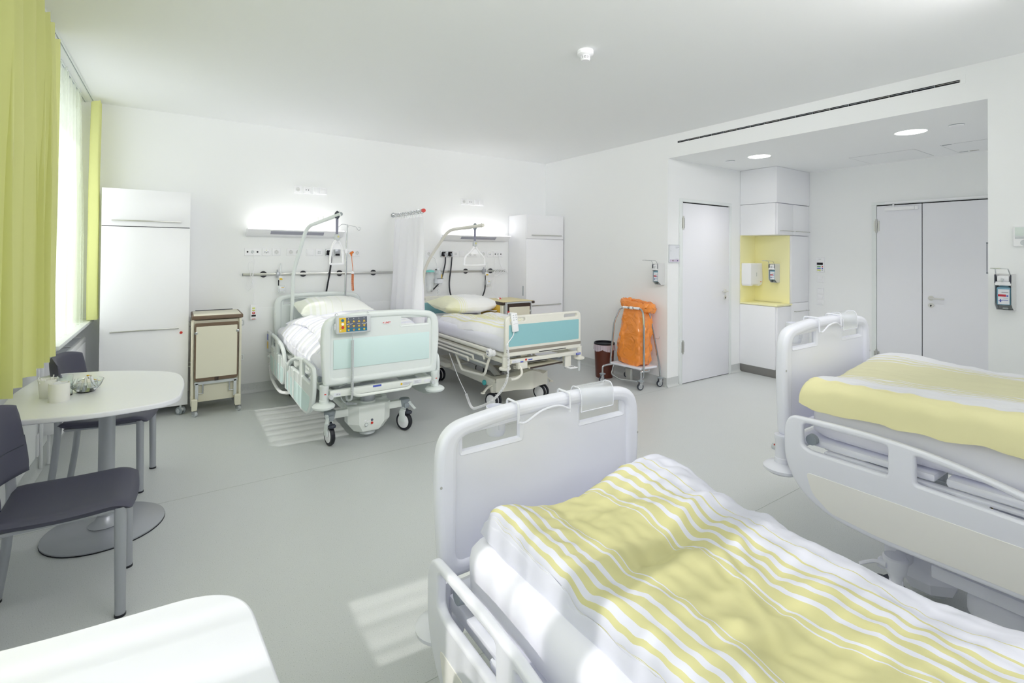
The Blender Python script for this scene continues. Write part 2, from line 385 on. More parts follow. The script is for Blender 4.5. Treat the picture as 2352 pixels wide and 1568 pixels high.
# recess door, seen at an angle
b = MB(); b.box(4.806, 4.852, YN-.021, YN-.0005, 0, 2.112, .002).box(5.783, 5.829, YN-.021, YN-.0005, 0, 2.112, .002).box(4.806, 5.829, YN-.021, YN-.0005, 2.112, 2.15, .002)
d = struct(b, 'door_1', trimw)
b = MB(); b.box(4.852, 5.783, YN-.002, YN+.02, 0, 2.112); part(b, 'door_gap', gap, d, smooth=False)
b = MB(); b.box(4.857, 5.778, YN-.018, YN-.003, .008, 2.098, .002); part(b, 'door_leaf', whited, d)
for z in (1.865, .427):
    b = MB(); b.cyl((4.856, YN-.026, z-.078), (4.856, YN-.026, z+.078), .008).cyl((4.856, YN-.026, z-.03), (4.856, YN-.026, z+.03), .0095); b.box(4.835, 4.85, YN-.024, YN-.018, z-.06, z+.06).box(4.862, 4.885, YN-.022, YN-.016, z-.06, z+.06); part(b, 'hinge', steel, d)
def lever(d, P, ax, s, m=handm):      # door handle with rosette and lock rosette; ax = wall normal (pointing into room), s = lever direction
    P, ax, s = V(P), V(ax), V(s)
    b = MB(); b.tube([P, P+ax*.008], .026, 20); b.tube(rndo([P, P+ax*.05, P+ax*.052+s*.125], .03), .0095, 10); part(b, 'door_handle', m, d)
    Q = P+V((0, 0, -.078)); b = MB(); b.tube([Q, Q+ax*.008], .026, 20); e = part(b, 'lock_rosette', m, d)
    b = MB(); b.tube([Q+ax*.007, Q+ax*.0095], .007, 12).box(*sorted((Q.x-.003+ax.x*.009, Q.x+.003+ax.x*.0095)), *sorted((Q.y-.003+ax.y*.009, Q.y+.003+ax.y*.0095)), Q.z-.016, Q.z); part(b, 'keyhole', gap, e)
lever(d, (5.69, YN-.018, 1.047), (0, -1, 0), (-1, 0, 0))
# double entrance door
y0, y1 = YM+.002, 2.445
b = MB(); b.box(XN-.021, XN-.0005, 2.416, 2.462, 0, 2.10, .002).box(XN-.021, XN-.0005, YM+.002, 2.462, 2.10, 2.135, .002)
d = struct(b, 'door_2', trimw)
b = MB(); b.box(XN-.002, XN+.02, YM+.004, 2.416, 0, 2.10); part(b, 'door_gap', gap, d, smooth=False)
b = MB(); b.box(XN-.02, XN-.003, 1.9865, 2.411, .008, 2.088, .002); part(b, 'door_leaf', whited, d)
b = MB(); b.box(XN-.02, XN-.003, YM+.006, 1.9785, .008, 2.088, .002); part(b, 'door_leaf', whited, d)
for z in (1.855, .32):
    b = MB(); b.cyl((XN-.028, 2.413, z-.08), (XN-.028, 2.413, z+.08), .009).cyl((XN-.028, 2.413, z-.03), (XN-.028, 2.413, z+.03), .011); b.box(XN-.026, XN-.018, 2.385, 2.40, z-.06, z+.06).box(XN-.026, XN-.02, 2.42, 2.44, z-.06, z+.06); part(b, 'hinge', steel, d)
lever(d, (XN-.02, 1.903, 1.042), (-1, 0, 0), (0, -1, 0))
b = MB(); b.box(XN-.06, XN-.02, 2.04, 2.325, 2.025, 2.068, .008).box(XN-.055, XN-.02, 2.01, 2.04, 2.025, 2.068, .006).cyl((XN-.045, 2.24, 2.066), (XN-.045, 2.24, 2.10), .008); part(b, 'door_closer', plast, d, label='white door closer body')
b = MB(); b.box(XN-.045, XN-.02, 1.18, 2.325, 2.105, 2.13, .005); part(b, 'closer_rail', plast, d)
# air slot in the header over the recess
t = thing('air_vent', 'long narrow black air slot high in the header above the recess', 'vent', (XR, 2.3, 2.75))
b = MB(); b.plate([(1.085, 2.728), (3.545, 2.728), (3.545, 2.79), (1.085, 2.79)], [[(1.113, 2.741), (3.515, 2.741), (3.515, 2.761), (1.113, 2.761)]], .004, .001, 'yz', XR-.002); part(b, 'vent_frame', wall, t)
b = MB(); b.box(XR-.0015, XR-.0005, 1.113, 3.515, 2.741, 2.761); part(b, 'vent_slot', gap, t, smooth=False)
for k in range(17):
    y = 1.113+k*.1413
    b = MB(); b.box(XR-.0035, XR-.001, y+.006, y+.134, 2.7515, 2.7545, .0008).box(XR-.0035, XR-.001, y+.0, y+.004, 2.741, 2.761); part(b, 'vent_blade', mgrey if k % 3 else steel, t)
# recess ceiling: downlights, detectors, hatches
for i, (x, y, lab) in enumerate(((5.312, 2.976, 'round lit recessed downlight near the tall fitted cabinet'), (5.312, 1.615, 'round lit recessed downlight in front of the double door'))):
    t = thing('downlight', lab, 'lamp', (x, y, ZO-.004), group='round downlights in the recess ceiling')
    b = MB(); b.lathe([(.112, 0), (.116, -.003), (.118, -.003), (.118, .004), (.112, .004)], (x, y, ZO-.001), 40); part(b, 'trim_ring', trimw, t)
    b = MB(); b.lathe([(0, -.002), (.1, -.0025), (.111, -.001), (.111, .002)], (x, y, ZO-.001), 40); part(b, 'diffuser', lampw, t)
for x, y, lab in ((5.296, 3.31, 'small flat white ceiling detector near the recess door'), (5.311, 1.308, 'flat white ceiling detector beyond the second downlight')):
    t = thing('ceiling_detector', lab, 'detector', (x, y, ZO-.02))
    b = MB(); b.lathe([(0, -.018), (.045, -.016), (.05, -.008), (.05, -.006), (.03, -.0055), (.03, -.004), (.052, -.003), (.055, 0)], (x, y, ZO), 28); part(b, 'cover', plast, t)
    b = MB(); b.lathe([(.0505, -.0075), (.0505, -.004), (.046, -.004)], (x, y, ZO), 28); part(b, 'slot', mgrey, t)
for y0, lab in ((1.855, 'flush square access hatch in the recess ceiling nearer the cabinet'), (1.06, 'flush square access hatch in the recess ceiling with small tabs')):
    t = thing('ceiling_hatch', lab, 'hatch', (6.47, y0+.29, ZO-.002))
    y1 = y0+.585
    b = MB(); b.box(6.19, 6.76, y0, y1, ZO-.0012, ZO-.0002); part(b, 'hatch_lid', ceilm, t, smooth=False)
    b = MB()
    for q in ((6.187, 6.19, y0, y1), (6.76, 6.763, y0, y1), (6.187, 6.763, y0-.003, y0), (6.187, 6.763, y1, y1+.003)): b.box(*q, ZO-.0008, ZO)
    part(b, 'hatch_joint', labelg, t, smooth=False)
    if y0 < 1.5:
        for x_, y_ in ((6.2, 1.60), (6.73, 1.60), (6.74, 1.52)): b = MB(); b.box(x_-.008, x_+.008, y_-.035, y_+.035, ZO-.004, ZO-.001, .001); part(b, 'hatch_tab', mgrey if y_ > 1.55 else taupe, t)
# smoke detector
x, y = 2.235, 2.44
t = thing('smoke_detector', 'white domed smoke detector with dark slots on main ceiling', 'smoke detector', (x, y, ZC-.075))
b = MB(); b.lathe([(.052, 0), (.053, -.013), (.051, -.0145), (.053, -.016), (.053, -.026), (.048, -.03), (.036, -.033), (.031, -.036)], (x, y, ZC), 36); part(b, 'base', plast, t)
b = MB(); b.lathe([(.027, -.034), (.027, -.058)], (x, y, ZC), 24); part(b, 'sensor_core', gap, t)
b = MB()
for k in range(4): z = -.037-.0062*k; b.lathe([(.0265, z), (.031, z), (.031, z-.0028), (.0265, z-.0028)], (x, y, ZC), 30)
for k in range(9): a = 2*PI*k/9; b.cyl((x+.03*math.cos(a), y+.03*math.sin(a), ZC-.034), (x+.03*math.cos(a), y+.03*math.sin(a), ZC-.06), .0018, n=6)
b.lathe([(0, -.068), (.024, -.067), (.03, -.062), (.031, -.057), (.0265, -.057)], (x, y, ZC), 30); part(b, 'sensor_cage', plast, t)
# ================================================================ curtains and window wall
def drape(y0, y1, zt, zb, x, A, pitch, seed, nu=None, nv=26, gather=0.35, hem=0, lean=0):
    rnd = random.Random(seed); n = max(3, int((y1-y0)/pitch)); ph = [0]
    for k in range(n): ph.append(ph[-1]+rnd.uniform(.7, 1.35))
    tot = ph[-1]; ks = [rnd.uniform(.65, 1.2) for _ in range(n+1)]
    def fn(u, v):
        q = u*tot; k = 0
        while k < n-1 and ph[k+1] < q: k += 1
        f = (q-ph[k])/(ph[k+1]-ph[k]); y = y0+(y1-y0)*u
        a = A*(ks[k]*(1-f)+ks[k+1]*f)*(gather+(1-gather)*min(1, v*2.2))
        s = math.sin(2*PI*(f))
        xx = x+a*s+.25*a*math.sin(4*PI*f+1+v*1.3)+.012*noise.noise((y*3, v*2, seed))
        yy = y+.75*a*math.cos(2*PI*f)*.8+.02*noise.noise((y*2, v*3, seed+9))*v+lean*(v-.5)
        return (xx, yy, zt+(zb-zt)*v+(.012*s*(1-v*6) if v < .16 else 0)+(.006*math.sin(2*PI*f*2) if v < .01 else 0))
    b = MB(); b.grid(fn, nu or n*14, nv)
    if hem:
        pass
    return b
solo(drape(2.45, 4.12, 2.815, .87, -.63, .066, .19, 3, gather=.6), 'curtain', 'wide lime green curtain in deep folds beside dining table', 'curtain', greenc, group=None, ang=80)
solo(drape(5.64, 5.84, 2.812, .885, -.60, .034, .075, 5, gather=.85), 'curtain', 'narrow lime green curtain bundle between sheer and white wardrobe', 'curtain', greenc, ang=80)
solo(drape(1.36, 1.84, 2.815, .85, -.63, .05, .14, 8), 'curtain', 'unseen lime green curtain bundle added to block sun at the near window', 'curtain', greenc, ang=80)  # out of view, added to break up the sun patch on the floor
solo(drape(4.22, 5.62, 2.82, .845, -.695, .045, .14, 21, nu=360), 'sheer_curtain', 'translucent white sheer curtain over the bright far window', 'curtain', sheer, ang=80)
solo(drape(-.3, 2.40, 2.82, .845, -.695, .036, .17, 14, nu=420), 'sheer_curtain', 'translucent white sheer curtain over the near window', 'curtain', sheer, ang=80)
t = thing('curtain_rail', 'slim double curtain track running along ceiling above the windows', 'curtain rail', (-.66, 2.5, 2.835))
b = MB(); b.box(-.648, -.626, YF+.02, 5.88, 2.838, ZC, .001).box(-.712, -.69, YF+.02, 5.88, 2.838, ZC, .001); part(b, 'track', trimw, t)
b = MB(); b.box(-.640, -.634, YF+.02, 5.88, 2.8372, 2.839).box(-.704, -.698, YF+.02, 5.88, 2.8372, 2.839); part(b, 'track_groove', mgrey, t, smooth=False)
b = MB()
for k in range(24):
    y = 2.2+k*.084; b.box(-.639, -.635, y-.003, y+.003, 2.80, 2.8375, .001)
part(b, 'gliders', plast, t, kind='stuff')
# radiator
t = thing('radiator', 'white ribbed panel radiator below the far window sill', 'radiator', (-.7, 5.2, .1))
ya, yb, z0, z1 = 4.62, 5.68, .20, .742
b = MB(); b.box(-.752, -.742, ya, yb, z0, z1, .003); part(b, 'back_panel', plast, t)
b = MB(); nr = 31; st = (yb-ya-.04)/nr; vs = []
prof = [(-.652, ya)]
for k in range(nr): y = ya+.02+k*st; prof += [(-.652, y), (-.643, y+st*.22), (-.643, y+st*.72), (-.652, y+st*.95)]
prof += [(-.652, yb), (-.66, yb), (-.66, ya)]
n = len(prof); vs = [(x_, y_, z0+.03) for x_, y_ in prof]+[(x_, y_, z1-.045) for x_, y_ in prof]
b.add(vs, [(i, (i+1) % n, n+(i+1) % n, n+i) for i in range(n)]+[tuple(range(n))[::-1], tuple(range(n, 2*n))])
b.box(-.661, -.645, ya, yb, z0, z0+.032, .004).box(-.661, -.645, ya, yb, z1-.047, z1, .004); part(b, 'front_panel', plast, t, ang=25)
b = MB()
for y in (ya+.004, yb-.010, (ya+yb)/2): b.box(-.75, -.65, y, y+.006, z0+.02, z1-.004)
b.box(-.74, -.735, ya, yb, z1-.012, z1-.004).box(-.67, -.665, ya, yb, z1-.012, z1-.004); part(b, 'side_cover', plast, t, smooth=False)
b = MB()
for k in range(36): y = ya+.02+k*(yb-ya-.04)/36; b.box(-.735, -.67, y, y+.004, z1-.02, z1-.006)
part(b, 'grille', lgrey, t, kind='stuff', smooth=False)
b = MB(); b.cyl((-.70, yb, .70), (-.70, yb+.035, .70), .009); b.lathe([(.014, 0), (.024, .006), (.025, .05), (.02, .058), (0, .06)], (-.70, yb+.03, .70), 20, axis='y')
for k in range(3): b.lathe([(.0255, .012+k*.012), (.027, .014+k*.012), (.0255, .018+k*.012)], (-.70, yb+.03, .70), 20, axis='y')
part(b, 'thermostat_valve', plast, t)
b = MB(); b.tube(rndo([(-.72, ya+.06, .002), (-.72, ya+.06, .22)], .01), .009, 10).tube(rndo([(-.745, ya-.03, .01), (-.745, ya-.03, .70)], .01), .01, 10); part(b, 'supply_pipe', plast, t)
# wall box sockets below the curtain
for z, lab in ((.615, 'upper white double socket on window wall below the curtain'), (.175, 'lower white double socket near floor on window wall')):
    t = thing('wall_socket', lab, 'socket', (XL, 4.61, z))
    b = MB(); b.plate(rnd2([(4.55, z-.075), (4.67, z-.075), (4.67, z+.075), (4.55, z+.075)], .012), [], .012, .003, 'yz', XL+.006); part(b, 'cover_plate', plast, t)
    for dz in (.034, -.034):
        b = MB(); b.lathe([(.0, .0125), (.019, .0125), (.021, .0165), (.024, .0165), (.025, .012)], (XL, 4.61, z+dz), 20, axis='x'); e = part(b, 'socket_insert', lgrey, t)
        b = MB(); b.lathe([(0, .0135), (.003, .0135)], (XL, 4.603, z+dz), 8, axis='x').lathe([(0, .0135), (.003, .0135)], (XL, 4.617, z+dz), 8, axis='x'); part(b, 'pin_hole', gap, e)

# ================================================================ wardrobes
def bar(b, x0, x1, y, z, r=.006, st=.03):     # bar handle facing -y
    b.box(x0, x1, y-st-.01, y-st, z-r, z+r, .002)
    for x in (x0+.01, x1-.01): b.box(x-.005, x+.005, y-st, y, z-.004, z+.004)
    return b
t = thing('wardrobe', 'tall white rolling wardrobe beside the lime curtain', 'wardrobe', (-.215, 5.66, 0))
x0, x1, yf = -.532, .103, 5.452
b = MB(); b.box(x0+.002, x1-.002, yf+.02, 5.88, .085, 2.03, .002); part(b, 'body', white, t)
b = MB(); b.box(x0, x1, yf, yf+.018, 1.709, 2.032, .0015); p_ = part(b, 'upper_flap', white, t); b = MB(); bar(b, -.462, .036, yf, 1.755); part(b, 'flap_handle', steel, p_)
b = MB(); b.box(x0, x1, yf, yf+.018, .083, 1.703, .0015); p_ = part(b, 'folding_front', white, t); b = MB(); bar(b, -.463, .028, yf, .793); part(b, 'front_handle', steel, p_)
b = MB(); b.lathe([(.0, -.009), (.009, -.009), (.011, -.006), (.012, 0)], (.046, yf, .747), 18, axis='y'); part(b, 'lock_button', red, t, label='small red lock button')
b = MB(); b.tube([(x0+.002, yf+.019, 1.706), (x1-.002, yf+.019, 1.706)], .001, 4).box(x0+.003, x1-.003, yf+.008, yf+.02, 1.703, 1.709); part(b, 'joint', gap, t, smooth=False)
def twin_castor(t, x, y, r=.036, fork=lgrey, ang=0.6, tyre=mgrey, top=.087):
    M = Matrix.Translation((x, y, 0)) @ Matrix.Rotation(ang, 4, 'Z')
    b = MB(); b.tube([M @ V((0, 0, r)), M @ V((0, 0, top))], .008, 10); b.box(-.012, .012, -r*.9, r*.7, r*1.0, r*1.75, .005, M=M); c = part(b, 'castor', fork, t)
    for s in (-1, 1):
        b = MB(); b.tube([M @ V((s*.007, 0, r)), M @ V((s*.024, 0, r))], r-.0005, 24); part(b, 'wheel', tyre, c)
        b = MB(); b.tube([M @ V((s*.0235, 0, r)), M @ V((s*.026, 0, r))], [r*.62, r*.55], 20); part(b, 'hub', lgrey, c)
twin_castor(t, .05, 5.46, .034); twin_castor(t, -.47, 5.46, .034); twin_castor(t, .05, 5.82, .034); twin_castor(t, -.47, 5.82, .034)
t = thing('wardrobe', 'tall white rolling wardrobe in the corner right of the beds', 'wardrobe', (4.265, 5.68, 0))
x0, x1, yf = 3.941, 4.588, 5.452
b = MB(); b.box(x0, x1-.002, yf+.02, 5.89, .085, 2.028, .002); part(b, 'body', white, t)
b = MB(); b.box(x0, x1, yf, yf+.018, 1.70, 2.03, .0015); p_ = part(b, 'upper_flap', white, t); b = MB(); bar(b, 4.02, 4.53, yf, 1.748); part(b, 'flap_handle', steel, p_)
b = MB(); b.box(x0, x1, yf, yf+.018, .083, 1.692, .0015); p_ = part(b, 'folding_front', white, t); b = MB(); bar(b, 4.02, 4.53, yf, .786); part(b, 'front_handle', steel, p_)
b = MB(); b.lathe([(.0, -.009), (.009, -.009), (.011, -.006), (.012, 0)], (4.012, yf, .737), 18, axis='y'); part(b, 'lock_button', greenp, t, label='small green lock button')
b = MB(); b.box(x0-.0015, x0+.001, 5.515, 5.535, .915, 1.05, .001); part(b, 'side_grip', mgrey, t)
for x in (3.99, 4.54):
    for y in (5.46, 5.82): twin_castor(t, x, y, .034)

# ================================================================ bedside cabinets
def metal_castor(t, x, y, r=.026, ang=.5):
    M = Matrix.Translation((x, y, 0)) @ Matrix.Rotation(ang, 4, 'Z')
    b = MB(); b.tube([M @ V((0, 0, r*1.9)), M @ V((0, 0, r*2.6))], .01, 10)
    for s in (-1, 1): b.box(s*.017-.0015, s*.017+.0015, -r*.7, r*.7, r*.8, r*2.0, .001, M=M)
    b.box(-.018, .018, -r*.8, r*.8, r*1.9, r*2.05, .002, M=M); c = part(b, 'castor', chrome, t)
    b = MB(); b.tube([M @ V((-.012, 0, r)), M @ V((.012, 0, r))], r-.0005, 20); part(b, 'wheel', lgrey, c)
    b = MB(); b.box(-.011, .011, r*.6, r*1.7, r*1.75, r*2.0, .002, M=M); part(b, 'brake', black, c)
# left one, side with folded over-bed table turned to the room
t = thing('bedside_cabinet', 'ivory bedside cabinet with brown edges next to left wardrobe', 'cabinet', (.32, 5.5, 0))
b = MB(); b.box(.135, .515, 5.33, 5.72, .12, .862, .004); part(b, 'body', creamw, t)
b = MB(); b.box(.122, .142, 5.30, 5.74, .095, .852, .004).box(.50, .52, 5.30, 5.74, .09, .868, .004); part(b, 'side_frame', creamw, t)
b = MB(); b.box(.124, .532, 5.295, 5.75, .872, .905, .006); tp = part(b, 'top', brown, t, label='brown edging of the cabinet top')
b = MB(); b.box(.14, .516, 5.315, 5.735, .903, .908, .002); part(b, 'top_surface', creamw, tp)
b = MB(); b.box(.16, .48, 5.728, 5.74, .905, .915, .003); part(b, 'top_rail', dgrey, tp)
o_ = rnd2([(.148, .318), (.492, .318), (.492, .842), (.148, .842)], [.03, .03, .012, .012])
b = MB(); b.plate(o_, [], .022, .004, 'xz', 5.286); tb = part(b, 'folded_tabletop', brown, t, label='folded over-bed table edged in brown')
b = MB(); b.plate(rnd2([(.158, .348), (.482, .348), (.482, .812), (.158, .812)], .006), [], .004, .001, 'xz', 5.2735); part(b, 'table_face', creamw, tb)
b = MB(); b.box(.305, .335, 5.268, 5.276, .315, .345, .003); part(b, 'latch', dbrown, tb)
for x in (.156, .484): b = MB(); b.box(x-.012, x+.012, 5.262, 5.30, .745, .768, .003); part(b, 'corner_clip', chrome, tb)
b = MB(); b.box(.15, .49, 5.29, 5.30, .285, .31, .002).box(.155, .18, 5.29, 5.305, .15, .30, .002).box(.458, .483, 5.29, 5.305, .15, .30, .002); part(b, 'table_support', lgrey, t)
for x in (.215, .425): b = MB(); b.cyl((x, 5.30, .20), (x, 5.30, .295), .007).cyl((x, 5.30, .205), (x+(-.05 if x < .3 else .05), 5.30, .205), .004); part(b, 'telescopic_strut', chrome, t)
for x0, x1 in ((.128, .175), (.466, .518)):
    b = MB(); b.plate(rnd2([(x0, .06), (x1-.004, .06), (x1, .10), (x1, .16), (x0, .16)] if x0 < .3 else [(x0+.004, .06), (x1, .06), (x1, .16), (x0, .16), (x0, .10)], .01), [], .06, .006, 'xz', 5.29); part(b, 'foot', creamw, t)
for z in (.835, .50): b = MB(); b.tube(rndo([(.52, 5.42, z), (.548, 5.42, z-.006), (.548, 5.42, z-.05), (.52, 5.42, z-.05)], .01), .007, 8); part(b, 'side_handle', lgrey, t)
for z in (.84, .46): b = MB(); b.tube(rndo([(.122, 5.5, z), (.10, 5.5, z-.006), (.10, 5.5, z-.04), (.122, 5.5, z-.04)], .01), .007, 8); part(b, 'side_handle', lgrey, t)
for x, y in ((.155, 5.30), (.50, 5.30), (.155, 5.70), (.50, 5.70)): metal_castor(t, x, y)
# right one, drawers facing the bed, folded table towards the room
t = thing('bedside_cabinet', 'bedside cabinet with yellow drawers beside the corner wardrobe', 'cabinet', (3.50, 5.25, 0))
b = MB(); b.box(3.272, 3.70, 5.02, 5.50, .09, .865, .004); part(b, 'body', creamw, t)
b = MB(); b.box(3.255, 3.74, 4.985, 5.53, .872, .903, .006); tp = part(b, 'top', dbrown, t, label='dark brown edging of the cabinet top')
b = MB(); b.box(3.27, 3.725, 5.0, 5.515, .902, .907, .002); part(b, 'top_surface', mat('straw_laminate', (236, 222, 170), .4), tp)
b = MB(); b.box(3.258, 3.275, 4.99, 5.045, .09, .865, .003); part(b, 'corner_post', creamw, t)
for z0, z1 in ((.705, .862), (.52, .672), (.33, .50)):
    b = MB(); b.box(3.258, 3.272, 5.05, 5.50, z0, z1, .003); dr = part(b, 'drawer', ochre, t, label='yellow drawer front')
    b = MB(); b.tube(rndo([(3.258, 5.12, z1-.07), (3.222, 5.12, z1-.072), (3.222, 5.30, z1-.076), (3.258, 5.30, z1-.076)], .02), .009, 8); part(b, 'drawer_handle', handm, dr)
b = MB(); b.box(3.292, 3.304, 4.95, 5.02, .10, .90, .003).box(3.292, 3.665, 4.95, 4.962, .888, .905, .003).box(3.653, 3.665, 4.95, 5.02, .10, .90, .003); part(b, 'table_support', lgrey, t)
b = MB(); b.plate(rnd2([(3.312, .34), (3.645, .34), (3.645, .884), (3.312, .884)], [.03, .03, .008, .008]), [], .02, .004, 'xz', 4.955); tb = part(b, 'folded_tabletop', dbrown, t, label='folded over-bed table edged in dark brown')
b = MB(); b.plate(rnd2([(3.326, .37), (3.631, .37), (3.631, .846), (3.326, .846)], .006), [], .004, .001, 'xz', 4.943); part(b, 'table_face', creamw, tb)
for x, m_ in ((3.316, red), (3.641, lgrey)): b = MB(); b.box(x-.012, x+.012, 4.937, 4.97, .778, .80, .003); part(b, 'corner_clip', m_, tb)
for x, y in ((3.32, 5.05), (3.66, 5.05), (3.32, 5.46), (3.66, 5.46)): metal_castor(t, x, y)
b = MB(); b.box(3.395, 3.455, 5.30, 5.345, .9075, .93, .006)
t2 = thing('call_button', 'white nurse call unit with red button on bedside cabinet', 'call button', (3.425, 5.32, .9075)); part(b, 'housing', plast, t2)
b = MB(); b.box(3.41, 3.44, 5.2975, 5.302, .912, .925, .001).box(3.41, 3.44, 5.305, 5.33, .928, .932, .002); part(b, 'red_button', red, t2)
b = MB(); b.tube(cat([(3.43, 5.345, .925), (3.50, 5.60, 1.0), (3.66, 5.82, 1.2), (3.70, 5.87, 1.42)]), .0015, 5); part(b, 'cord', plast, t2)
# ================================================================ wall equipment above the two far beds
YW = YB
def frame_plate(t, x, z, w=.081, h=.081, y=YW):
    b = MB(); b.plate(rnd2([(x-w/2, z-h/2), (x+w/2, z-h/2), (x+w/2, z+h/2), (x-w/2, z+h/2)], .004), [], .011, .004, 'xz', y-.0055); return part(b, 'cover_frame', plast, t)
def ins_socket(t, x, z, y=YW):
    b = MB(); b.box(x-.027, x+.027, y-.0135, y-.009, z-.027, z+.027, .001); e = part(b, 'socket_insert', plast, t)
    b = MB(); b.lathe([(.0, -.0137), (.0195, -.0137), (.0205, -.0148), (.0215, -.0148), (.022, -.0132)], (x, y, z), 24, axis='y'); part(b, 'socket_well', wellm, e)
    b = MB()
    for dx in (-.0095, .0095): b.lathe([(.0, -.0145), (.003, -.0145), (.003, -.0135)], (x+dx, y, z), 8, axis='y')
    for dz in (-.0185, .0185): b.box(x-.003, x+.003, y-.0149, y-.0137, z+dz-.002, z+dz+.002)
    part(b, 'contact', mgrey, e)
def ins_switch(t, x, z, y=YW):
    b = MB(); b.box(x-.030, x+.030, y-.016, y-.009, z-.030, z+.030, .0018); part(b, 'rocker', plast, t)
def ins_holes(t, x, z, pts, r=.0045, y=YW, top=None):
    b = MB(); b.box(x-.027, x+.027, y-.0135, y-.009, z-.027, z+.027, .001); e = part(b, 'signal_insert', plast, t)
    b = MB()
    for dx, dz in pts: b.lathe([(0, -.0142), (r, -.0142), (r, -.0132)], (x+dx, y, z+dz), 12, axis='y')
    part(b, 'jack', dgrey if r < .006 else mgrey, e)
    if top: b = MB(); b.box(x-.004, x+.004, y-.0145, y-.0132, z+.016, z+.022); part(b, 'indicator', top, e)
def plate_socket(x, z, lab, grp): t = thing('wall_socket', lab, 'socket', (x, YW, z), group=grp); frame_plate(t, x, z); ins_socket(t, x, z)
G1 = 'sockets and switches on the wall above the far beds'
for bx, side in ((1.112, 'left'), (3.208, 'right')):
    bay = side+' headboard light'
    plate_socket(bx, 2.19, 'white socket high above the '+bay, G1)
    t = thing('antenna_socket', 'white two-hole antenna plate high above the '+bay, 'socket', (bx+.098, YW, 2.19), group=G1); frame_plate(t, bx+.098, 2.19); ins_holes(t, bx+.098, 2.19, [(-.012, 0), (.012, 0)], .0055)
    t = thing('light_switch', 'blank white double plate high above the '+bay, 'switch', (bx+.235, YW, 2.19), group=G1); frame_plate(t, bx+.235, 2.19, .156)
    ins_switch(t, bx+.235-.036, 2.19); ins_switch(t, bx+.235+.036, 2.19)
def medgas(t, x, z, y=YW):           # metal gas outlet box with angled plug
    b = MB(); b.box(x-.036, x+.036, y-.03, y, z-.038, z+.038, .004); part(b, 'outlet_box', chrome, t)
    b = MB(); b.box(x-.028, x+.028, y-.034, y-.029, z-.030, z+.022, .002); part(b, 'outlet_face', gap, t)
    b = MB(); b.box(x-.032, x+.034, y-.045, y-.03, z+.022, z+.035, .003); part(b, 'hood', chrome, t)
def plug(t, x, z, y=YW):
    b = MB(); b.cyl((x, y-.03, z), (x, y-.07, z-.006), .013, n=14).cyl((x, y-.06, z), (x+.003, y-.066, z-.04), .011, n=14); part(b, 'gas_plug', alum, t)
# left bay, centre row
Z = 1.49; M1 = 'plates of the left service row'
t = thing('signal_socket', 'long white call-signal plate at left end of service row', 'socket', (.67, YW, Z)); frame_plate(t, .67, Z, .152)
b = MB()
for dx in (-.047, .047): b.lathe([(0, -.0125), (.0085, -.0125), (.0095, -.011)], (.67+dx, YW, Z), 16, axis='y')
part(b, 'jack', gap, t); b = MB(); b.lathe([(0, -.016), (.013, -.016), (.016, -.011)], (.67, YW, Z), 20, axis='y'); part(b, 'cord_outlet', lgrey, t)
t = thing('signal_socket', 'white three-hole signal plate with green lamp, left bay', 'socket', (.803, YW, Z)); frame_plate(t, .803, Z); ins_holes(t, .803, Z, [(-.014, 0), (.014, 0), (0, -.008)], .006, top=limep)
plate_socket(.902, Z, 'white single socket right of the green-lamp plate, left bay', M1)
t = thing('wall_socket', 'white double socket behind the left trapeze pole', 'socket', (1.083, YW, Z)); frame_plate(t, 1.083, Z, .152); ins_socket(t, 1.047, Z); ins_socket(t, 1.119, Z)
t = thing('light_switch', 'blank white switch right of left trapeze pole', 'switch', (1.247, YW, Z)); frame_plate(t, 1.247, Z); ins_switch(t, 1.247, Z)
def round_plate(x, lab):
    t = thing('equipotential_plate', lab, 'socket', (x, YW, Z)); frame_plate(t, x, Z)
    b = MB(); b.lathe([(0, -.0135), (.0215, -.0135), (.023, -.011)], (x, YW, Z), 24, axis='y'); e = part(b, 'round_insert', plast, t)
    b = MB()
    for k in range(4): a = PI/2*k+PI/4; b.lathe([(0, -.0155), (.006, -.0155), (.0075, -.013)], (x+.012*math.cos(a), YW, Z+.012*math.sin(a)), 10, axis='y')
    part(b, 'stud', lgrey, e)
round_plate(1.346, 'white plate with round studs in left service row')
t = thing('gas_outlet', 'chrome gas outlet with black hose plugged in, left bay', 'gas outlet', (1.45, YW, Z)); medgas(t, 1.45, Z); plug(t, 1.46, Z)
b = MB(); b.tube(cat([(1.463, 5.835, 1.45), (1.468, 5.84, 1.40), (1.452, 5.84, 1.25), (1.43, 5.84, 1.12), (1.41, 5.84, .98), (1.40, 5.85, .80), (1.45, 5.85, .5)]), .0095, 8); part(b, 'gas_hose', black, t, label='thick black hose')
t = thing('gas_outlet', 'grey gas outlet with dark slot behind hanging grab handle', 'gas outlet', (1.545, YW, Z))
b = MB(); b.box(1.512, 1.578, YW-.03, YW, Z-.042, Z+.042, .004); part(b, 'outlet_box', lgrey, t)
b = MB(); b.box(1.516, 1.574, YW-.034, YW-.028, Z-.008, Z+.038, .002); part(b, 'hood', alum, t)
b = MB(); b.box(1.520, 1.57, YW-.033, YW-.028, Z-.036, Z-.014, .002); part(b, 'outlet_face', gap, t)
t = thing('wall_socket', 'white double socket right of the infusion pole', 'socket', (1.745, YW, Z)); frame_plate(t, 1.745, Z-.003, .135); ins_socket(t, 1.712, Z-.003); ins_socket(t, 1.778, Z-.003)
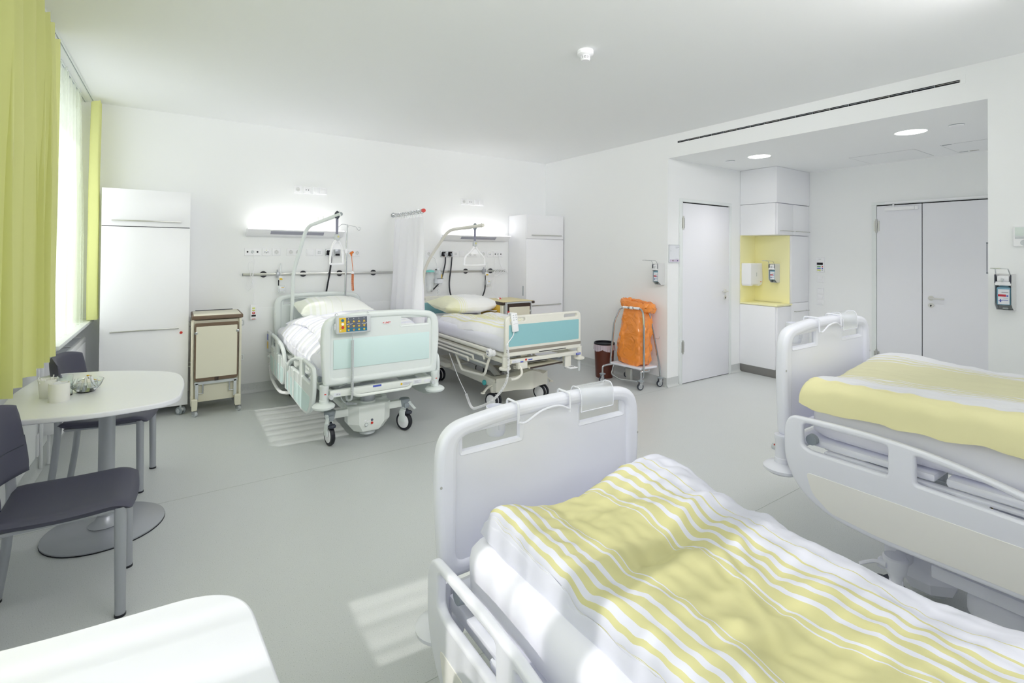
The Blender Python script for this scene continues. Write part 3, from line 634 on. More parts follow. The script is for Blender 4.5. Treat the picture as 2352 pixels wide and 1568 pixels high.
# right bay, centre row
Z = 1.483; M2 = 'plates of the right service row'
t = thing('signal_socket', 'round-holed white plate half hidden by privacy curtain', 'socket', (2.70, YW, Z)); frame_plate(t, 2.70, Z); ins_socket(t, 2.70, Z)
for x, s in ((2.90, 'left'), (2.997, 'right')):
    t = thing('gas_outlet', 'chrome gas outlet, %s of the pair beside the privacy curtain' % s, 'gas outlet', (x, YW, Z)); medgas(t, x, Z); plug(t, x+.012, Z)
    pts = [(x+.015, 5.84, 1.44), (x+.012, 5.84, 1.36), (x-.005, 5.84, 1.28)] if s == 'left' else [(x+.012, 5.84, 1.44), (x, 5.84, 1.30), (x-.022, 5.84, 1.12), (x-.015, 5.84, 1.0), (x+.01, 5.84, .90), (x+.03, 5.84, .7)]
    if s == 'left': pts += [(x-.05, 5.82, 1.16), (x-.11, 5.81, 1.08), (x-.2, 5.81, 1.0)]
    b = MB(); b.tube(cat(pts), .0095, 8); part(b, 'gas_hose', black, t, label='thick black hose')
round_plate(3.09, 'white plate with round studs in right service row')
t = thing('light_switch', 'blank white switch left of right grab handle', 'switch', (3.185, YW, Z)); frame_plate(t, 3.185, Z); ins_switch(t, 3.185, Z)
t = thing('wall_socket', 'white double socket framed by the right grab handle', 'socket', (3.348, YW, Z)); frame_plate(t, 3.348, Z, .15); ins_socket(t, 3.312, Z); ins_socket(t, 3.384, Z)
plate_socket(3.522, Z, 'white single socket behind edge of right grab handle', M2)
t = thing('signal_socket', 'white three-hole signal plate with green lamp, right bay', 'socket', (3.625, YW, Z)); frame_plate(t, 3.625, Z); ins_holes(t, 3.625, Z, [(-.014, 0), (.014, 0), (0, -.008)], .006, top=limep)
t = thing('signal_socket', 'long white call-signal plate at right end of service row', 'socket', (3.762, YW, Z)); frame_plate(t, 3.762, Z, .16)
b = MB()
for dx in (-.047, .047): b.lathe([(0, -.0125), (.0085, -.0125), (.0095, -.011)], (3.762+dx, YW, Z), 16, axis='y')
part(b, 'jack', gap, t); b = MB(); b.lathe([(0, -.016), (.013, -.016), (.016, -.011)], (3.762, YW, Z), 20, axis='y'); part(b, 'cord_outlet', lgrey, t)
# bed head lights: slab with tube on top and lens below
for xa, xb, s in ((.605, 1.585, 'left'), (2.875, 3.875, 'right')):
    t = thing('wall_lamp', 'slim white wall light glowing upward over the %s far bed' % s, 'lamp', ((xa+xb)/2, YW, 1.67))
    b = MB()
    pr = [(5.90, 1.655), (5.90, 1.70), (5.87, 1.70), (5.865, 1.732), (5.74, 1.735), (5.735, 1.728), (5.80, 1.668)]
    vs = [(xa, y_, z_) for y_, z_ in pr]+[(xb, y_, z_) for y_, z_ in pr]; n = len(pr)
    b.add(vs, [(i, (i+1) % n, n+(i+1) % n, n+i) for i in range(n)]+[tuple(range(n))[::-1], tuple(range(n, 2*n))]); part(b, 'lamp_body', plast, t, smooth=False)
    b = MB(); b.box(xa+.04, xb-.04, 5.865, 5.893, 1.701, 1.708).box(xa+.06, xb-.06, 5.80, 5.86, 1.7345, 1.7385, .001).box(xa+.004, xb-.004, 5.731, 5.742, 1.727, 1.7385, .002); part(b, 'light_tube', lampt, t, smooth=False)
    xm = (xa+xb)/2
    M = Matrix.Translation((xm, 5.768, 1.6965)) @ Matrix.Rotation(-math.atan2(.06, .065), 4, 'X')
    b = MB(); b.box(-.27, .27, -.024, .024, -.0022, .001, .0005, M=M); part(b, 'reading_lens', mirr, t, label='lilac-grey lens strip')
    l = area('wall_lamp_light', (xm, 5.80, 1.745), .88, .5, (0, 0, 1), (1, .985, .99), .06); l.parent = t; l.matrix_parent_inverse = Matrix.Translation(t.location).inverted()
# medical rail
t = thing('equipment_rail', 'long flat steel equipment rail with black round mounts', 'rail', (2.2, YW, 1.25))
b = MB(); b.box(.578, 3.86, 5.866, 5.876, 1.237, 1.263, .001); part(b, 'rail_bar', steel, t)
for x in (.777, 1.177, 1.575, 1.975, 2.40, 2.82, 3.245, 3.64): b = MB(); b.lathe([(0, -.02), (.03, -.02), (.034, -.014), (.034, 0)], (x, YW, 1.25), 28, axis='y'); part(b, 'rail_mount', black, t, label='black round rail mount')
for x in (.5785, 3.86): b = MB(); b.box(x-.002, x+.002, 5.861, 5.873, 1.236, 1.263); part(b, 'end_cap', dgrey, t)
# oxygen flow meters
def flow(x, lab, cone=True):
    t = thing('flow_meter', lab, 'flow meter', (x, 5.84, 1.05))
    b = MB(); b.box(x-.022, x+.016, 5.83, 5.878, 1.215, 1.275, .005).cyl((x-.01, 5.85, 1.275), (x-.01, 5.85, 1.30), .008); part(b, 'rail_clamp', alum, t)
    b = MB(); b.cyl((x+.018, 5.82, 1.24), (x+.018, 5.82, 1.36), .0085).lathe([(.0, .012), (.006, .01), (.0085, 0)], (x+.018, 5.82, 1.36), 14); part(b, 'flow_tube', clearp, t)
    b = MB(); b.cyl((x+.012, 5.82, 1.19), (x+.012, 5.82, 1.235), .014, .016, 16).cyl((x+.025, 5.79, 1.215), (x+.025, 5.82, 1.215), .012); part(b, 'valve_body', plast, t)
    b = MB(); b.cyl((x+.018, 5.80, 1.192), (x+.018, 5.80, 1.21), .015, n=16); part(b, 'dial_ring', yelp, t, label='yellow dial ring')
    b = MB(); b.cyl((x-.002, 5.82, 1.13), (x-.002, 5.82, 1.19), .006).box(x-.007, x+.003, 5.812, 5.825, 1.135, 1.165, .002); part(b, 'hose_connector', black, t)
    b = MB(); b.plate(rnd2([(x-.012, 1.055), (x+.066, 1.055), (x+.068, 1.13), (x-.01, 1.13)], .01), [], .05, .01, 'xz', 5.80); j = part(b, 'humidifier_cup', clearp, t)
    b = MB(); b.box(x+.002, x+.052, 5.772, 5.7755, 1.07, 1.118, .0005); part(b, 'cup_label', labelw, j); b = MB(); b.box(x+.018, x+.045, 5.7705, 5.7725, 1.108, 1.114); part(b, 'label_mark', yelp, j, smooth=False)
    return t
flow(.918, 'left oxygen flow meter with clear cup clamped to the rail')
t = flow(3.515, 'right oxygen flow meter with clear cup near corner wardrobe')
b = MB(); b.tube(cat([(3.513, 5.82, 1.13), (3.512, 5.82, 1.05), (3.49, 5.80, .98), (3.42, 5.76, .88), (3.33, 5.7, .82), (3.20, 5.70, .7)]), .009, 8); part(b, 'gas_hose', black, t, label='thick black hose')
# call cord with handset, looped over the rail at the left end
t = thing('nurse_call_handset', 'white nurse call handset hanging on looped cord by left cabinet', 'handset', (.68, 5.84, .80))
b = MB(); b.plate(rnd2([(.650, .78), (.712, .78), (.712, .935), (.650, .935)], .008), [], .022, .005, 'xz', 5.84); h = part(b, 'handset_body', plast, t)
b = MB(); b.box(.668, .694, 5.827, 5.83, .893, .905, .002).box(.668, .694, 5.827, 5.83, .87, .882, .002); part(b, 'lamp_key', limep, h)
b = MB(); b.lathe([(0, -.014), (.012, -.014), (.014, -.011)], (.681, 5.84, .848), 20, axis='y'); part(b, 'call_key', red, h)
b = MB(); b.lathe([(0, -.0148), (.005, -.0148), (.005, -.0135)], (.681, 5.84, .85), 12, axis='y'); part(b, 'call_key_mark', plast, h)
b = MB(); b.box(.661, .702, 5.8275, 5.83, .81, .828, .001); part(b, 'display', gap, h)
b = MB(); b.box(.665, .698, 5.827, 5.83, .783, .788, .001); part(b, 'lower_key', red, h)
b = MB(); b.tube(cat([(.672, 5.885, 1.49), (.682, 5.85, 1.44), (.685, 5.84, 1.36), (.675, 5.84, 1.26), (.66, 5.84, 1.15), (.64, 5.84, 1.10), (.618, 5.84, 1.10), (.61, 5.84, 1.13), (.63, 5.835, 1.19), (.665, 5.835, 1.24), (.68, 5.83, 1.34), (.665, 5.83, 1.39), (.635, 5.83, 1.38), (.63, 5.83, 1.33), (.65, 5.83, 1.24), (.665, 5.83, 1.17), (.66, 5.83, 1.12), (.632, 5.83, 1.085), (.62, 5.83, 1.12), (.65, 5.83, 1.19), (.672, 5.84, 1.16), (.682, 5.84, 1.05), (.681, 5.84, .94)]), .0028, 6); part(b, 'cord', plast, t)
t = thing('cable_bundle', 'white looped cord bundled on rail beside right flow meter', 'cord', (3.75, 5.84, 1.2))
b = MB(); b.tube(cat([(3.76, 5.885, 1.48), (3.77, 5.86, 1.40), (3.78, 5.84, 1.32), (3.82, 5.83, 1.27), (3.90, 5.83, 1.22), (3.86, 5.83, 1.24), (3.74, 5.83, 1.28), (3.66, 5.83, 1.23), (3.66, 5.83, 1.19), (3.74, 5.83, 1.25), (3.84, 5.83, 1.27), (3.88, 5.83, 1.23), (3.80, 5.83, 1.26), (3.70, 5.82, 1.18), (3.66, 5.82, 1.20), (3.75, 5.82, 1.28), (3.83, 5.83, 1.26), (3.78, 5.84, 1.20)]), .0035, 6); part(b, 'cord_loop', plast, t)
# suction set next to the privacy curtain
t = thing('suction_bottle', 'clear suction bottle with white cap on rail beside privacy curtain', 'bottle', (2.797, 5.80, 1.09))
b = MB(); b.lathe([(0, 0), (.048, 0), (.05, .008), (.051, .12), (.048, .145), (.035, .165), (.022, .178), (.02, .188)], (2.797, 5.80, 1.093), 28); part(b, 'bottle_body', clearp, t)
b = MB(); b.lathe([(.022, 0), (.022, .026), (0, .028)], (2.797, 5.80, 1.275), 20); part(b, 'cap', plast, t)
b = MB(); b.lathe([(.0518, .015), (.0518, .07)], (2.797, 5.80, 1.093), 28).box(2.76, 2.835, 5.747, 5.7495, 1.105, 1.165); part(b, 'paper_label', labelw, t)
b = MB(); b.box(2.812, 2.824, 5.7465, 5.749, 1.165, 1.22); part(b, 'yellow_scale', yelp, t, smooth=False)
b = MB(); b.box(2.755, 2.84, 5.7460, 5.748, 1.160, 1.168); part(b, 'dark_band', slate, t, smooth=False)
b = MB(); b.box(2.75, 2.86, 5.85, 5.87, 1.225, 1.27, .003); part(b, 'rail_clamp', lgrey, t)
b = MB(); b.tube(coil([(2.80, 5.80, 1.09), (2.79, 5.80, 1.02), (2.80, 5.80, .93)], .009, .018, 7), .0018, 5).tube(cat([(2.70, 5.88, 1.46), (2.76, 5.84, 1.42), (2.78, 5.82, 1.34), (2.797, 5.80, 1.30)]), .002, 5); part(b, 'tube', clearp, t)
t = thing('suction_jar', 'clear suction jar with teal lid at edge of privacy curtain', 'jar', (2.675, 5.79, 1.0))
b = MB(); b.lathe([(0, 0), (.035, .002), (.042, .02), (.05, .24), (.052, .25)], (2.675, 5.79, 1.0), 28); part(b, 'jar_body', clearp, t)
b = MB(); b.lathe([(.055, 0), (.057, .008), (.05, .02), (.02, .028), (0, .03)], (2.675, 5.79, 1.25), 28); part(b, 'lid', mat('aqua_plastic', (130, 214, 206), .4), t)
b = MB(); b.box(2.63, 2.72, 5.84, 5.872, 1.225, 1.27, .003); part(b, 'rail_clamp', lgrey, t)
# privacy curtain arm and curtain
t = thing('curtain_pole', 'chrome curtain arm with rings and red end cap', 'curtain rail', (2.15, 5.9, 1.94))
A0, A1 = V((2.22, 5.898, 1.957)), V((1.975, 4.45, 1.905))
b = MB(); b.tube([A0, A1], .013, 14).lathe([(.03, -.006), (.03, 0)], A0, 20, axis='y'); part(b, 'arm', chrome, t)
d_ = (A1-A0).normalized(); b = MB(); b.tube([A1, A1+d_*.035], [.019, .018], 18); part(b, 'end_cap', red, t, label='red end cap')
for k in range(14):
    c_ = A1-d_*(.04+k*.095+(.02 if k % 3 else 0)); u_ = d_.cross(V((0, 0, 1))).normalized(); w_ = (V((0, 0, 1))+d_*random.uniform(-.35, .35)).normalized()
    b = MB(); b.tube([c_+V((0, 0, -.006))+u_*math.cos(a)*.021+w_*math.sin(a)*.021 for a in [2*PI*i/16 for i in range(16)]], .0022, 6, closed=True)
    b.tube([c_+V((0, 0, -.026)), c_+V((0, 0, -.05))], .0018, 6); part(b, 'curtain_ring', chrome, t)
def priv(u, v):
    q = A1-d_*(.01+u*1.33); nrm = d_.cross(V((0, 0, 1))).normalized()
    f = math.sin(u*2*PI*5+1.3*math.sin(u*7)); a = (.012+.05*min(1, v*1.6))*(1+.3*math.sin(u*23))
    sp = 1+.10*v
    p = q+nrm*(f*a+.012*noise.noise((u*6, v*3, 2)))+d_*(.05*math.cos(u*2*PI*5)*.5+(.5-u)*.07*v)
    p.z = q.z-.05-.012*abs(math.sin(u*PI*14))*(1-v)-v*1.52; return p
b = MB(); b.grid(priv, 170, 30); solo(b, 'privacy_curtain', 'white privacy curtain hanging between the two far beds', 'curtain', linenw, ang=80)
# ================================================================ hospital beds
def linet(label, loc, rz, p, body, inset, frame, stripe=False, group=None, left=True, logo=False, shift=0.0, yc0=.27):
    # local: x right, y from footboard to headboard, z up; p raises everything the lifting columns carry
    t = thing('hospital_bed', label, 'bed', loc, rz, group)
    P = lambda b, n, m, par=t, lab=None, **k: part(b, n, m, par, label=lab, local=True, **k)
    L = 2.07
    def board(y, nm, outer):
        top = 1.045+p; zb = .525+p
        o = rnd2([(-.445, zb), (.445, zb), (.468, zb+.30), (.455, top-.03), (.20, top+.004), (-.20, top+.004), (-.455, top-.03), (-.468, zb+.30)], [.03, .03, .25, .105, .3, .3, .105, .25], 8)
        hole = rnd2([(-.392, zb+.05), (.392, zb+.05), (.392, top-.075), (.2, top-.046), (-.2, top-.046), (-.392, top-.075)], [.03, .03, .04, .2, .2, .04])
        b = MB(); b.plate(o, [hole], .052, .02, 'xz', y, 4); bd = P(b, nm, body)
        sl = [rnd2([(s*.13, top-.132), (s*.382, top-.132), (s*.382, top-.058), (s*.13, top-.048)][::s], .012) for s in (1, -1)]
        b = MB(); b.plate(rnd2([(-.41, zb+.03), (.41, zb+.03), (.41, top-.035), (.2, top-.02), (-.2, top-.02), (-.41, top-.035)], [.01, .01, .07, .1, .1, .07]), sl, .027, .003, 'xz', y); P(b, 'centre_panel', body, bd)
        for q in sl: b = MB(); b.tube([(x, y, z) for x, z in q], .0148, 8, closed=True); P(b, 'slot_rim', body, bd)
        b = MB(); b.box(-.378, .378, y+(-.0195 if outer < 0 else .0165), y+(-.0165 if outer < 0 else .0195), .640+p, .855+p, .0008); P(b, 'inset_panel', inset, bd, 'pale smooth inset panel')
        for s in (-1, 1):
            b = MB(); b.lathe([(.034, 0), (.034, .02), (.031, .024), (.031, .10), (.034, .106), (.034, .125)], (s*.437, y, .405+p), 20); P(b, 'corner_post', body, bd)
            b = MB(); b.lathe([(.0, -.048), (.03, -.048), (.06, -.044), (.078, -.032), (.08, -.02), (.066, -.008), (.03, .0), (.0, .002)], (s*.44, y-outer*.0, .405+p), 28); P(b, 'bumper', body, bd, 'round wall bumper disc')
            b = MB(); b.box(s*.437-.006, s*.437+.006, y+outer*.034, y+outer*.038, .47+p, .476+p); P(b, 'lock_mark', red, bd, smooth=False)
            b = MB(); b.tube([(s*.40, y+outer*.03, .45+p), (s*.40, y+outer*.065, .45+p)], [.017, .015], 14); P(b, 'lock_knob', lgrey, bd)
            b = MB(); b.lathe([(0, .002), (.005, .001), (.005, 0)], (s*.452, y-outer*.024, .83+p), 10, axis='y'); P(b, 'screw', steel, bd)
        b = MB(); b.box(-.40, .40, y-.02+outer*.005, y+.02+outer*.005, .438+p, .487+p, .004); cb = P(b, 'end_beam', frame, bd)
        b = MB(); b.tube(rndo([(-.245, y+outer*.02, .452+p), (-.22, y+outer*.075, .44+p), (.19, y+outer*.075, .44+p), (.225, y+outer*.02, .456+p)], .06), .0115, 10); P(b, 'push_bar', frame, bd)
        return bd, cb
    fb, cb = board(0, 'footboard', -1); hb, _ = board(L, 'headboard', 1)
    if logo:
        b = MB(); b.lathe([(0, -.0195), (.036, -.0195), (.036, -.0165)], (0, 0, 0), 24, axis='y')
        b.v = [(x*1.0+.02, y, z*.33+.955+p) for x, y, z in b.v]; lg = P(b, 'logo_badge', plast, fb)
        b = MB(); b.text('LINET', .0185, Matrix.Translation((.026, -.0202, .955+p)) @ Matrix.Rotation(PI/2, 4, 'X'), bold=True).add([(-.012, -.0205, .957+p), (-.006, -.0205, .950+p), (-.004, -.0205, .955+p), (-.008, -.0205, .962+p)], [(0, 1, 2, 3)]); P(b, 'logo_letters', red, lg, smooth=False)
        for x0, x1, z0, z1, m_ in ((-.375, -.325, .447, .470, labelw), (-.085, -.02, .472, .486, bluep), (.13, .23, .452, .478, labelw), (.24, .31, .450, .484, labelw), (.335, .39, .452, .474, labelw)):
            b = MB(); b.box(x0, x1, -.0262, -.0252, z0+p, z1+p); s_ = P(b, 'sticker', m_, cb, smooth=False)
            if x0 < -.3: b = MB(); b.text('250 kg', .011, Matrix.Translation(((x0+x1)/2+.006, -.0265, (z0+z1)/2+p)) @ Matrix.Rotation(PI/2, 4, 'X'), .0002); P(b, 'sticker_text', slate, s_, smooth=False)
        b = MB(); b.lathe([(0, -.0268), (.009, -.0268), (.009, -.026)], (.142, 0, .465+p), 16, axis='y'); P(b, 'seal', yelp, cb)
        b = MB()
        for k in range(4): b.box(.155, .225-.01*(k % 2), -.0267, -.0263, .456+.005*k+p, .4575+.005*k+p).box(.25, .30-.01*(k % 3), -.0267, -.0263, .456+.006*k+p, .4575+.006*k+p)
        P(b, 'sticker_lines', labelg, cb, smooth=False)
    # underframe
    b = MB()
    for s in (-1, 1): b.box(s*.40-.02, s*.40+.02, .02, L-.02, .438+p, .482+p, .004)
    for y in (.30, .95, 1.55): b.box(-.40, .40, y-.02, y+.02, .44+p, .475+p, .003)
    P(b, 'underframe', frame)
    b = MB()
    for y0, y1 in ((.06, .55), (.58, 1.00), (1.03, 1.22), (1.25, 2.02)): b.box(-.42, .42, y0, y1, .515+p, .545+p, .01)
    P(b, 'mattress_support', frame)
    b = MB()
    for y in (.35, 1.1, 1.6):
        for s in (-1, 1): b.box(s*.36-.012, s*.36+.012, y-.03, y+.03, .475+p, .52+p, .003)
    b.tube(rndo([(-.30, .12, .47+p), (-.05, .5, .42+p), (.1, .9, .45+p)], .1), .006, 6).tube(cat([(.25, .1, .46+p), (.1, .3, .43+p), (.18, .6, .45+p), (-.2, .8, .43+p)]), .005, 6)
    P(b, 'cable', lgrey)
    b = MB(); b.box(-.30, -.22, .45, .95, .47+p, .505+p, .008).cyl((-.26, .95, .49+p), (-.26, 1.2, .49+p), .018); P(b, 'actuator', frame)
    for s in (-1, 1): b = MB(); b.box(s*.425-.02, s*.425+.02, .18, .80, .50+p, .512+p, .002); P(b, 'retainer', frame)
    # knob and rail hinges, seen through the rail openings
    for s in (-1, 1):
        b = MB(); b.tube([(s*.43, .13, .548+p), (s*.452, .13, .548+p)], [.024, .022], 20); P(b, 'side_knob', mgrey)
        for y in (.38, .66): b = MB(); b.cyl((s*.445, y-.045, .488+p), (s*.445, y+.045, .488+p), .014, n=14).tube(rndo([(s*.445, y+.01, .485+p), (s*.458, y+.01, .46+p), (s*.460, y+.01, .39+p)], .02), .014, 8, flat=1.5).cyl((s*.445, y-.058, .488+p), (s*.445, y-.045, .488+p), .009, n=10); P(b, 'rail_hinge', plastw)
    # side rails
    def rail(s, foot):
        if foot:
            o = [(.040, .60), (.065, .652), (.32, .662), (.56, .648), (.80, .598), (1.0, .535), (1.13, .47), (1.155, .38), (1.12, .28), (1.0, .258), (.40, .25), (.22, .27), (.10, .34), (.042, .45)]
            rr = [.04, .04, .2, .2, .2, .15, .08, .08, .07, .08, .3, .15, .12, .12]
            h = [rnd2([(.118, .618), (.118, .535), (.15, .518), (.43, .518), (.43, .632), (.13, .632)], .014), rnd2([(.515, .622), (.515, .518), (.90, .505), (1.045, .43), (1.03, .475), (.90, .545), (.70, .596)], .012)]
            ins = rnd2([(.135, .425), (.16, .345), (.23, .29), (.40, .272), (1.0, .276), (1.09, .30), (1.12, .40), (1.10, .425)], .02)
        else:
            o = [(1.185, .46), (1.24, .56), (1.40, .622), (1.75, .645), (1.98, .64), (2.03, .60), (2.04, .40), (1.98, .275), (1.85, .245), (1.30, .25), (1.20, .29)]
            rr = [.06, .1, .15, .2, .06, .05, .1, .08, .1, .06, .06]
            h = [rnd2([(1.30, .50), (1.58, .50), (1.58, .60), (1.44, .588), (1.30, .54)], .014), rnd2([(1.68, .52), (1.95, .52), (1.95, .61), (1.68, .61)], .014)]
            ins = rnd2([(1.23, .30), (1.30, .272), (1.85, .27), (1.95, .30), (1.99, .40), (1.97, .42), (1.22, .42)], .02)
        o = rnd2([(y, z+p) for y, z in o], rr, 6); h = [[(y, z+p) for y, z in q] for q in h]; x = s*.492
        b = MB(); b.plate(o, h, .030, .010, 'yz', x, 3); r_ = P(b, 'side_rail', body)
        b = MB(); b.plate([(y, z+p) for y, z in ins], [], .003, .0008, 'yz', x+s*.0155); P(b, 'rail_inset', inset, r_)
        if stripe:
            for k in range(3):
                y = (.40 if foot else 1.35)+k*.17+(.30 if foot else 0); b = MB(); b.box(x+s*.014, x+s*.019, y, y+.06, .275+p, .50+p, .004); P(b, 'rail_rib', body, r_)
        b = MB()
        for y in ((.38, .66) if foot else (1.4, 1.8)): b.tube(rndo([(s*.42, y, .45+p), (s*.455, y, .42+p), (s*.47, y, .38+p), (s*.478, y, .36+p)], .02), .013, 8)
        P(b, 'rail_arm', plastw, r_)
    for s in (-1, 1): rail(s, True); rail(s, False)
    # lifting columns, base shrouds, wheels
    for yc, sg in ((yc0, 1), (2.05-yc0, -1)):
        b = MB(); b.lathe([(.058, .20), (.058, .44+p)], (shift, yc, 0), 32); P(b, 'lifting_column', alum if body is bedg else lgrey)
        b = MB()
        def ring(z, w_, d_, c_): return [(shift+x, yc+y*sg, z) for x, y in [(-w_, -d_+c_), (-w_+c_, -d_), (w_-c_, -d_), (w_, -d_+c_), (w_, d_-c_), (w_-c_, d_), (-w_+c_, d_), (-w_, d_-c_)]]
        lv = [ring(.285, .165, .10, .06), ring(.278, .175, .115, .07), ring(.14, .17, .115, .07), ring(.075, .12, .09, .055), ring(.062, .09, .07, .04)]
        vs = [q for r in lv for q in r]; fs = [tuple(range(8)), tuple(range(39, 31, -1))]
        for a_ in range(4):
            for k in range(8): fs.append((a_*8+k, (a_+1)*8+k, (a_+1)*8+(k+1) % 8, a_*8+(k+1) % 8))
        if sg > 0: fs = [f[::-1] for f in fs]
        b.add(vs, fs); b.lathe([(.064, 0), (.06, .014)], (shift, yc, .283), 32); sh = P(b, 'base_shroud', frame if body is bedg else plastw, ang=28)
        b = MB(); b.lathe([(.05, .035), (.062, .036), (.058, .064), (0, .066)], (shift, yc, 0), 28); P(b, 'base_foot', lgrey, sh)
        if sg > 0 and logo:
            y_ = yc-.117
            b = MB(); b.box(shift-.06, shift-.045, y_, y_+.002, .163, .172).box(shift-.04, shift-.01, y_, y_+.002, .155, .162); P(b, 'symbol', plast, sh, smooth=False)
            for dx, dz, m_, r in ((.0, .166, slate, .010), (.0, .142, red, .010), (-.045, .135, labelg, .014)): b = MB(); b.lathe([(0, -.0015), (r, -.0015), (r, .001)], (shift+dx, y_, dz), 18, axis='y'); P(b, 'symbol', m_, sh)
            b = MB(); b.lathe([(0, -.003), (.011, -.003), (.011, .0)], (shift-.045, y_, .135), 18, axis='y'); P(b, 'symbol', body, sh)
        for s in (-1, 1):
            cx = shift+s*.305; cy = yc-.03*sg
            b = MB(); b.box(*sorted((shift+s*.15, cx)), cy-.02, cy+.02, .205, .262, .004); P(b, 'caster_arm', frame, sh)
            b = MB(); b.lathe([(.036, 0), (.044, .05), (.044, .058), (.038, .064), (0, .065)], (cx, cy, .205), 24).box(cx-s*.0-.02, cx+.02, cy-sg*.04-.02, cy-sg*.04+.02, .20, .24, .008); cap = P(b, 'caster_cap', mgrey if body is bedg else plastw)
            M = Matrix.Translation((cx, cy, 0)) @ Matrix.Rotation((.5 if s > 0 else .15)*sg, 4, 'Z')
            b = MB(); b.tube([M @ V((0, 0, .14)), M @ V((0, 0, .21))], [.024, .027], 18)
            b.box(-.034, -.022, -.028, .03, .075, .17, .006, M=M).box(-.03, .018, -.025, .025, .15, .185, .008, M=M); fk = P(b, 'caster_fork', body, cap)
            b = MB(); n_ = 36
            b.lathe([(.060, -.016), (.074, -.015), (.0785, -.006), (.0785, .006), (.074, .015), (.060, .016)], (0, 0, .079), n_, M=M, axis='x'); P(b, 'tyre', black, cap, 'black rubber tyre')
            b = MB(); b.lathe([(0, -.018), (.055, -.017), (.062, -.013), (.062, .013), (.055, .017), (0, .018)], (0, 0, .079), n_, M=M, axis='x'); P(b, 'wheel_disc', plast, cap)
            b = MB(); b.lathe([(0, .012), (.022, .010), (.03, 0), (.028, -.012), (0, -.014)], (M @ V((.0, -.045, .16))), 18).tube([M @ V((0, -.01, .185)), M @ V((0, -.045, .16))], .012, 8); P(b, 'brake_pedal', dgrey, cap)
            if sg > 0: b = MB(); b.tube([(cx+s*.03, cy-.045, .235), (cx+s*.03, cy-.02, .235)], .014, 14).tube(cat([(cx+s*.03, cy-.04, .235), (cx+s*.035, cy-.07, .225), (cx+s*.05, cy-.11, .20)]), [.013]*13, 8, flat=.5); P(b, 'brake_lever', body, cap)
    b = MB()
    bw = .17 if body is bedg else .265
    for s in (-1, 1): b.box(shift+s*bw-.022, shift+s*bw+.022, yc0+.08, 1.70, .235, .285, .006)
    b.plate([(shift-.19, .36), (shift+.19, .36), (shift+.16, .52), (shift-.16, .52)], [], .006, .001, 'xy', .29)
    P(b, 'base_beam', frame)
    if body is not bedg:
        b = MB(); b.box(-.225, .225, yc0-.10, yc0-.04, .205, .43, .012); P(b, 'column_cover', plastw)
        b = MB(); b.box(-.02, .20, yc0+.16, yc0+.34, .10, .20, .03, 3); hs = P(b, 'pedal_housing', plastw); b = MB(); b.lathe([(.045, 0), (.042, .015), (.028, .028), (0, .034)], (.085, yc0+.25, .195), 24); P(b, 'pedal_dome', dgrey, hs)
    b = MB(); b.box(shift-.14, shift+.14, .75, 1.25, .24, .33, .02); P(b, 'control_box', lgrey)
    return t

# bedding --------------------------------------------------------
def wr(x, y, s, a): return a*(noise.noise((x*5, y*5, s))+.5*noise.noise((x*13, y*9, s+3))+.22*noise.noise((x*31, y*23, s+7)))
def mattress(name, label, x0, x1, y0, y1, z0, z1, seed, mats=None, r=.05):
    N = 48; cx, cy, hx, hy = (x0+x1)/2, (y0+y1)/2, (x1-x0)/2, (y1-y0)/2
    def se(t, k=.0):
        e = .09; c_, s_ = math.cos(t), math.sin(t)
        # rounded rectangle by clamped ray
        rc = .09; px, py = c_, s_; m = max(abs(px)/hx, abs(py)/hy); X, Y = px/m, py/m
        ex, ey = hx-rc, hy-rc
        dx, dy = X-max(-ex, min(ex, X)), Y-max(-ey, min(ey, Y)); l = math.hypot(dx, dy)
        if l > 0 and abs(X) > ex and abs(Y) > ey: X = math.copysign(ex, X)+dx/l*rc; Y = math.copysign(ey, Y)+dy/l*rc
        return X, Y
    ts = []
    per = 2*(hx+hy)*2
    for k in range(200):
        d = per*k/200
        if d < 2*hx: q = (-hx+d, -hy)
        elif d < 2*hx+2*hy: q = (hx, -hy+d-2*hx)
        elif d < 4*hx+2*hy: q = (hx-(d-2*hx-2*hy), hy)
        else: q = (-hx, hy-(d-4*hx-2*hy))
        ts.append(math.atan2(q[1], q[0]))
    rings = [(.30, z0), (.06, z0), (.02, z0+.01)]+[(0, z0+(z1-r-z0)*k/4) for k in range(1, 5)]+[(r*(1-math.cos(a)), z1-r+r*math.sin(a)) for a in (PI/8, PI/4, 3*PI/8, PI/2)]+[(.12, z1), (.22, z1+.002), (.34, z1+.003)]
    vs = []
    for ins, z in rings:
        for a in ts:
            X, Y = se(a); fx, fy = (hx-ins)/hx, (hy-ins)/hy; n_ = wr(cx+X, cy+Y+z, seed, .010)
            vs.append((cx+X*fx+(X/hx)*n_*.6, cy+Y*fy+(Y/hy)*n_*.6, z+(n_*.5 if z > z1-.05 else 0)))
    n = len(ts); fs = [tuple(range(n))[::-1]]
    for i in range(len(rings)-1):
        for k in range(n): l = (k+1) % n; fs.append((i*n+k, i*n+l, (i+1)*n+l, (i+1)*n+k))
    fs.append(tuple((len(rings)-1)*n+k for k in range(n)))
    b = MB(); b.add(vs, fs); return solo(b, name, label, 'mattress', mats or linen, ang=60)
